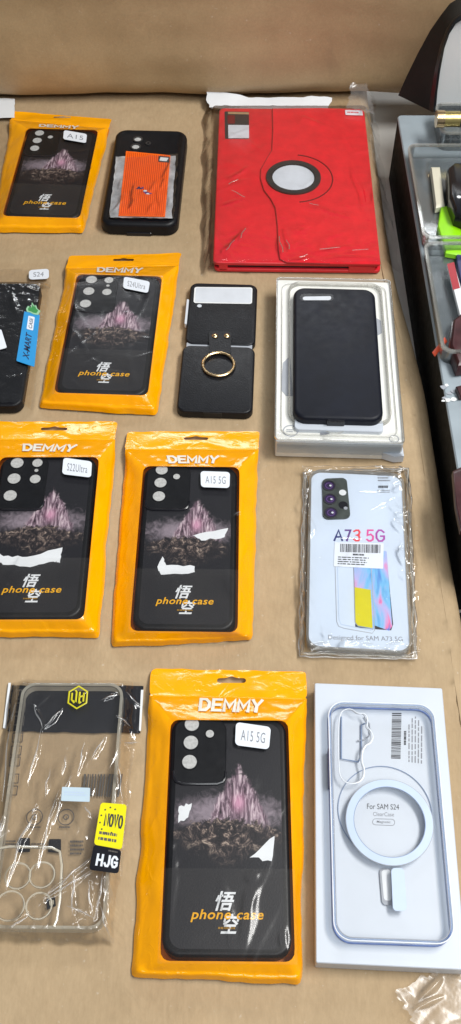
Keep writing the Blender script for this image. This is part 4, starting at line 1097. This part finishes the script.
g = G(); annulus(g, circ(28.2, 60, *rc), circ(23.4, 60, *rc), 5.9, 6.5, 'ring_blue'); mr = k.add('magnet_ring', g)
g = G(); annulus(g, circ(23.4, 60, *rc), circ(23.0, 60, *rc), 5.9, 6.4, 'line_blue'); annulus(g, circ(28.6, 60, *rc), circ(28.2, 60, *rc), 5.9, 6.3, 'shade_grey'); k.add('ring_outline', g, mr)
g = G(); lc = k.px(386, 808, zt)
annulus(g, circ(31.2, 60, *lc), circ(30.7, 60, *lc), .2, .45, 'line_blue'); k.add('inner_circle', g)
g = G(); sq = k.quad([(391, 868), (404, 868), (407, 911), (393, 911)], zt); quad_rr(g, sq, 2.5, 6.4, 'ring_blue', 5, .5); k.add('magnet_bar', g)
g = G(); sq = k.quad([(379, 869), (391, 868), (392, 906), (382, 905)], zt-6); quad_rr(g, sq, 2.5, 1.2, 'shade_grey', 5, .5)  # shadow and refraction image of the magnet bar, modelled as a grey pill
sq2 = [bil(sq, u, v) for u, v in ((.16, .95), (.96, .95), (.96, .12), (.2, .12))]; quad_rr(g, sq2, 2, 1.35, 'paper_white', 5); k.add('bar_double_image', g)
g = G()
cut = [(341, 712), (338.5, 722), (338.5, 765), (340, 777), (346, 783), (355, 784), (363, 780), (365, 770), (362, 763), (362, 752), (366, 745), (371, 743), (373.5, 737), (371, 731), (367, 727), (368, 720), (365, 713), (358, 714), (352, 709), (346, 709)]
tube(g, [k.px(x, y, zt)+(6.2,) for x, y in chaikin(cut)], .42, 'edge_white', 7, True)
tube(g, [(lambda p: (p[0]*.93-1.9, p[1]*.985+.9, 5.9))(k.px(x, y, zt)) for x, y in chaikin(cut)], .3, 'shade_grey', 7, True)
tube(g, [k.px(x, y, zt-7)+(1.2,) for x, y in [(341, 718), (341, 760), (358, 763), (361, 758), (361, 726), (366, 724)]], .55, 'line_blue', 6)
tube(g, [k.px(x, y, zt-7)+(1.2,) for x, y in [(357, 742), (364, 741), (370, 736), (369, 725), (364, 718)]], .5, 'shade_grey', 6)
k.add('camera_cutout', g)

# ---- crumpled film at the bottom right corner
qb = [(395, 992), (470, 955), (520, 1050), (425, 1040)]; c1 = cen([P(x, y, 2) for x, y in qb])
b = Thing('plastic_bag', 'crumpled corner of clear film below the white box in the bottom right corner', 'plastic bag', c1[0], c1[1], 0, 0)
R1 = ridges(101, 55, (-55, 55, -45, 45), 1.8, 2.4, 30, (20, 35, 150, 60)); R2 = ridges(102, 14, (-50, 50, -40, 40), 2.6, 3.5, 50, (20, 30, 150))
g = G(); sheet(g, b.quad(qb, 2), 80, 70, lambda X, Y: 2.5+np.clip(R1(X, Y)*.8+R2(X, Y)*.7, -1, 4), 'corner_film', 3, 61); b.add('film', g, None, 80)

# ------------------------------------------------------------------ tray and goods on the right
t = Thing('display_tray', 'grey topped tray with a black side along the right edge of the table', 'tray', 182, 414, -40)
x1, y1, z1 = 230, 572, 80
g = G(); g.add([(0, 0, 0), (x1, 0, 0), (x1, y1, 0), (0, y1, 0), (0, 0, z1-3), (x1, 0, z1-3), (x1, y1, z1-3), (0, y1, z1-3)],
               [(0, 4, 7, 3), (0, 1, 5, 4), (1, 2, 6, 5), (3, 7, 6, 2), (0, 3, 2, 1), (4, 5, 6, 7)], 'tray_black'); t.add('tray_side', g)
g = G(); rr_solid(g, x1+2, y1+2, 5, [(z1-2.9, .6), (z1-2.4, 0), (z1-1, 0), (z1, 1)], 'tray_grey', x1/2, y1/2); t.add('tray_top', g)

def clear_box(label, pts, z0, hgt):
    q = [P(x, y, z0) for x, y in pts]; c = (sum(p[0] for p in q)/len(q), sum(p[1] for p in q)/len(q))
    t = Thing('clear_box', label, 'plastic box', c[0], c[1], z0, 0, 'clear plastic boxes on the tray')
    W = max(p[0] for p in q)-min(p[0] for p in q); Hh = max(p[1] for p in q)-min(p[1] for p in q)
    g = G(); annulus(g, rr(W, Hh, 9), rr(W-3, Hh-3, 8), 0, hgt, 'box_clear'); annulus(g, rr(W+3, Hh+3, 10), rr(W-3, Hh-3, 8), hgt-2, hgt, 'clear_rim'); t.add('box_wall', g)
    g = G(); rr_solid(g, W-3.2, Hh-3.2, 8, [(.3, 0), (1.2, 0)], 'box_clear'); t.add('box_base', g)
    return t
ZT = 40
clear_box('clear plastic box holding the black oblong and lime packet', [(416, 158), (500, 158), (500, 250), (427, 250)], ZT, 16)
clear_box('clear plastic box holding the maroon bundle', [(431, 256), (520, 256), (520, 364), (447, 364)], ZT, 16)
clear_box('clear plastic box with small lenses below the gold cylinder', [(437, 122), (510, 122), (510, 151), (440, 151)], ZT, 22)

def slab(name, label, cat, pts, z0, z1, mat, b=1.5):
    q = [P(x, y, z1) for x, y in pts]; c = (sum(p[0] for p in q)/len(q), sum(p[1] for p in q)/len(q))
    t = Thing(name, label, cat, c[0], c[1], z0, 0)
    l = [(x-c[0], y-c[1]) for x, y in q]
    a = sum(l[i][0]*l[(i+1) % len(l)][1]-l[(i+1) % len(l)][0]*l[i][1] for i in range(len(l)))
    if a < 0: l = l[::-1]
    g = G(); hz = z1-z0; sh = lambda k: [(x*(1-k), y*(1-k)) for x, y in l]
    loft(g, [[p+(0,) for p in l], [p+(hz-b,) for p in l], [p+(hz-b*.3,) for p in sh(.05)], [p+(hz,) for p in sh(.14)]], mat)
    return t, g
t, g = slab('lime_packet', 'lime green packet in the clear box on the tray', 'packet', [(441, 206), (470, 200), (480, 258), (446, 252), (438, 225)], ZT+2, ZT+8, 'lime'); t.add('wrapper', g)
t, g = slab('beige_card', 'narrow beige card standing in the clear box beside the lime packet', 'card', [(431, 166), (440, 166), (445, 205), (436, 207)], ZT+2, ZT+9, 'beige_card'); t.add('card', g)
t, g = slab('black_pouch', 'shiny black oblong case in the clear box above the lime packet', 'case', [(448, 166), (455, 160), (485, 162), (490, 210), (470, 218), (456, 212), (450, 195)], ZT+8, ZT+24, 'black_gloss', 6); t.add('shell', g)
p = t.px(459, 197, ZT+24); g = G(); flat(g, circ(2.2, 12, *p), 16.2, 'lid_grey'); t.add('button', g)
t, g = slab('navy_packet', 'dark blue packet lying above the red and white strip in the box', 'packet', [(454, 232), (480, 228), (490, 300), (464, 296), (457, 262)], ZT+2, ZT+7, 'navy'); t.add('wrapper', g)
t, g = slab('striped_packet', 'red and white striped strip at the side of the maroon bundle', 'packet', [(447, 264), (454, 262), (470, 318), (461, 320)], ZT+8, ZT+11, 'paper_white'); t.add('wrapper', g)
g = G(); flat(g, [t.px(x, y, ZT+11) for x, y in ((447, 264), (454, 262), (460, 288), (453, 290))][::-1], 3.1, 'signal_red'); t.add('red_band', g)
t, g = slab('maroon_bundle', 'dark maroon bundle in the lower clear box', 'bundle', [(453, 318), (470, 305), (495, 320), (490, 362), (458, 366), (450, 345)], ZT+2, ZT+14, 'maroon', 5); t.add('wrapper', g)
t, g = slab('orange_tag', 'small bright orange strip on the edge of the grey tray', 'tag', [(432.2, 352), (445, 336.5), (447.5, 341), (435, 356)], ZT+.3, ZT+1.4, 'tag_orange', .4); t.add('strip', g)
q0 = P(450, 393, ZT)
t = Thing('torn_label', 'scuffed white scrap of label stuck on the grey tray top', 'label', q0[0], q0[1], ZT+.2, 0)
R = random.Random(8); g = G()
for i in range(11):
    p = t.px(R.uniform(437, 464), R.uniform(382, 402), ZT); r = R.uniform(1.5, 4)
    prism(g, [(p[0]+r*R.uniform(.5, 1.2)*math.cos(a), p[1]+r*R.uniform(.4, 1)*math.sin(a)) for a in np.linspace(0, 6.28, 9)[:-1]], 0, .3+.04*i, R.choice(('paper_white', 'lid_grey', 'shade_grey')))
t.add('paper', g)
t, g = slab('maroon_clip', 'small maroon clip lying beside the torn white scrap', 'clip', [(456, 386), (468, 383), (470, 395), (460, 396)], ZT+1, ZT+6, 'maroon'); t.add('body', g)
t, g = slab('maroon_packet', 'dark maroon packet at the near end of the grey tray', 'packet', [(453, 470), (470, 462), (480, 530), (461, 530), (456, 505)], ZT+.5, ZT+7, 'maroon'); t.add('wrapper', g)

# upright black rimmed lid, with the gold cylinder before it
Y0 = P(434, 113, ZT)[1]
front = [(432.5, 113), (434, 95), (437, 72), (441.5, 48), (447, 32), (454, 21), (462, 16), (480, 13), (530, 12), (560, 20), (565, 113)]
fr = [PV(x, y, Y0) for x, y in front]
x0 = fr[0][0]; t = Thing('upright_lid', 'upright black-rimmed lid with pale grey lining, standing on the tray', 'lid', x0, Y0, ZT, 0)
fr = [(x-x0, z-ZT) for x, z in fr]; m = (sum(p[0] for p in fr)/len(fr), sum(p[1] for p in fr)/len(fr))
def lp(pts, y): return [(x, y, z) for x, z in pts]
backp = [(x-(34*max(0, 1-z/95) if x < 40 else 0), z) for x, z in fr]
inset = lambda k: [(x+(m[0]-x)*k, z+(m[1]-z)*k) for x, z in fr]
g = G(); loft(g, [lp(backp, 34), lp([(fx*.9+bx*.1, fz) for (fx, fz), (bx, bz) in zip(fr, backp)], 5)], 'lid_brown', True, False)
loft(g, [lp([(fx*.9+bx*.1, fz) for (fx, fz), (bx, bz) in zip(fr, backp)], 5), lp(fr, 1.5), lp(inset(.02), 0)], 'lid_black', False, False)
loft(g, [lp(inset(.02), 0), lp(inset(.085), 0), lp(inset(.09), 4)], 'lid_black', False, False); t.add('rim', g, None, 40)
g = G(); l4 = lp(inset(.09), 3.9); g.add(l4, [tuple(range(len(l4)))], 'lid_grey'); t.add('lining', g)
a = P(438, 119, ZT+31)
t = Thing('gold_cylinder', 'gold and silver cylinder lying across in front of the upright lid', 'cylinder', a[0], a[1], ZT+31, 0)
def cyl(x0, x1, r, mat):
    g = G(); loft(g, [[(x, r*math.cos(i*math.pi/10), r*math.sin(i*math.pi/10)) for i in range(20)] for x in (x0, x0+.01, x1-.01, x1)], mat); return g
t.add('end_cap', cyl(-2, 6, 8.6, 'gold')); t.add('barrel', cyl(6, 60, 7.8, 'battery_gold')); t.add('band', cyl(22, 23.5, 8.0, 'dark_grey'))
for x in (446, 456):
    p = P(x, 137, ZT+10); t = Thing('small_lens', 'small dark round lens in the clear box below the gold cylinder, %s one' % ('left' if x < 450 else 'right'), 'lens', p[0], p[1], ZT+2, 0, 'small lenses in the clear box')
    g = G(); annulus(g, circ(6, 24), circ(4.4, 24), 0, 8, 'dark_grey'); t.add('lens_rim', g); g = G(); flat(g, circ(4.5, 24), 6, 'black_gloss'); t.add('glass', g)

# ------------------------------------------------------------------ lights, world, camera
def lamp(name, loc, target, sx, sy, power, col):
    l = bpy.data.lights.new(name, 'AREA'); l.shape = 'RECTANGLE'; l.size = sx; l.size_y = sy; l.energy = power; l.color = col
    o = bpy.data.objects.new(name, l); COL.objects.link(o); o.location = Vector(loc)*S
    d = (Vector(target)-Vector(loc)); o.rotation_euler = d.to_track_quat('-Z', 'Y').to_euler(); return o
lamp('overhead_light', (1000, 500, 1900), (0, 450, 0), 1.0, .4, 40, (1, .985, .955))
lamp('overhead_light', (0, 4000, 2300), (0, 500, 0), 2.0, .5, 40, (.95, .98, 1))
lamp('overhead_light', (500, -500, 1900), (0, 400, 0), 1.6, .6, 20, (.95, .98, 1))  # added fill light, brightens the front of the paper step
w = bpy.data.worlds.new('World'); scene.world = w; w.use_nodes = True
bg = w.node_tree.nodes['Background']; bg.inputs[0].default_value = (.90, .95, 1, 1); bg.inputs[1].default_value = .19

cam = bpy.data.cameras.new('camera'); co = bpy.data.objects.new('camera', cam); COL.objects.link(co)
cam.sensor_fit = 'VERTICAL'; cam.sensor_height = 24; cam.lens = 24*F/1024
cam.clip_start = .01; cam.clip_end = 50
co.location = (0, 0, H*S); co.rotation_euler = (A, 0, 0)
scene.camera = co
scene.view_settings.view_transform = 'Standard'; scene.view_settings.look = 'None'
scene.view_settings.exposure = 0; scene.view_settings.gamma = 1
scene.cycles.transparent_max_bounces = 24; scene.cycles.max_bounces = 10
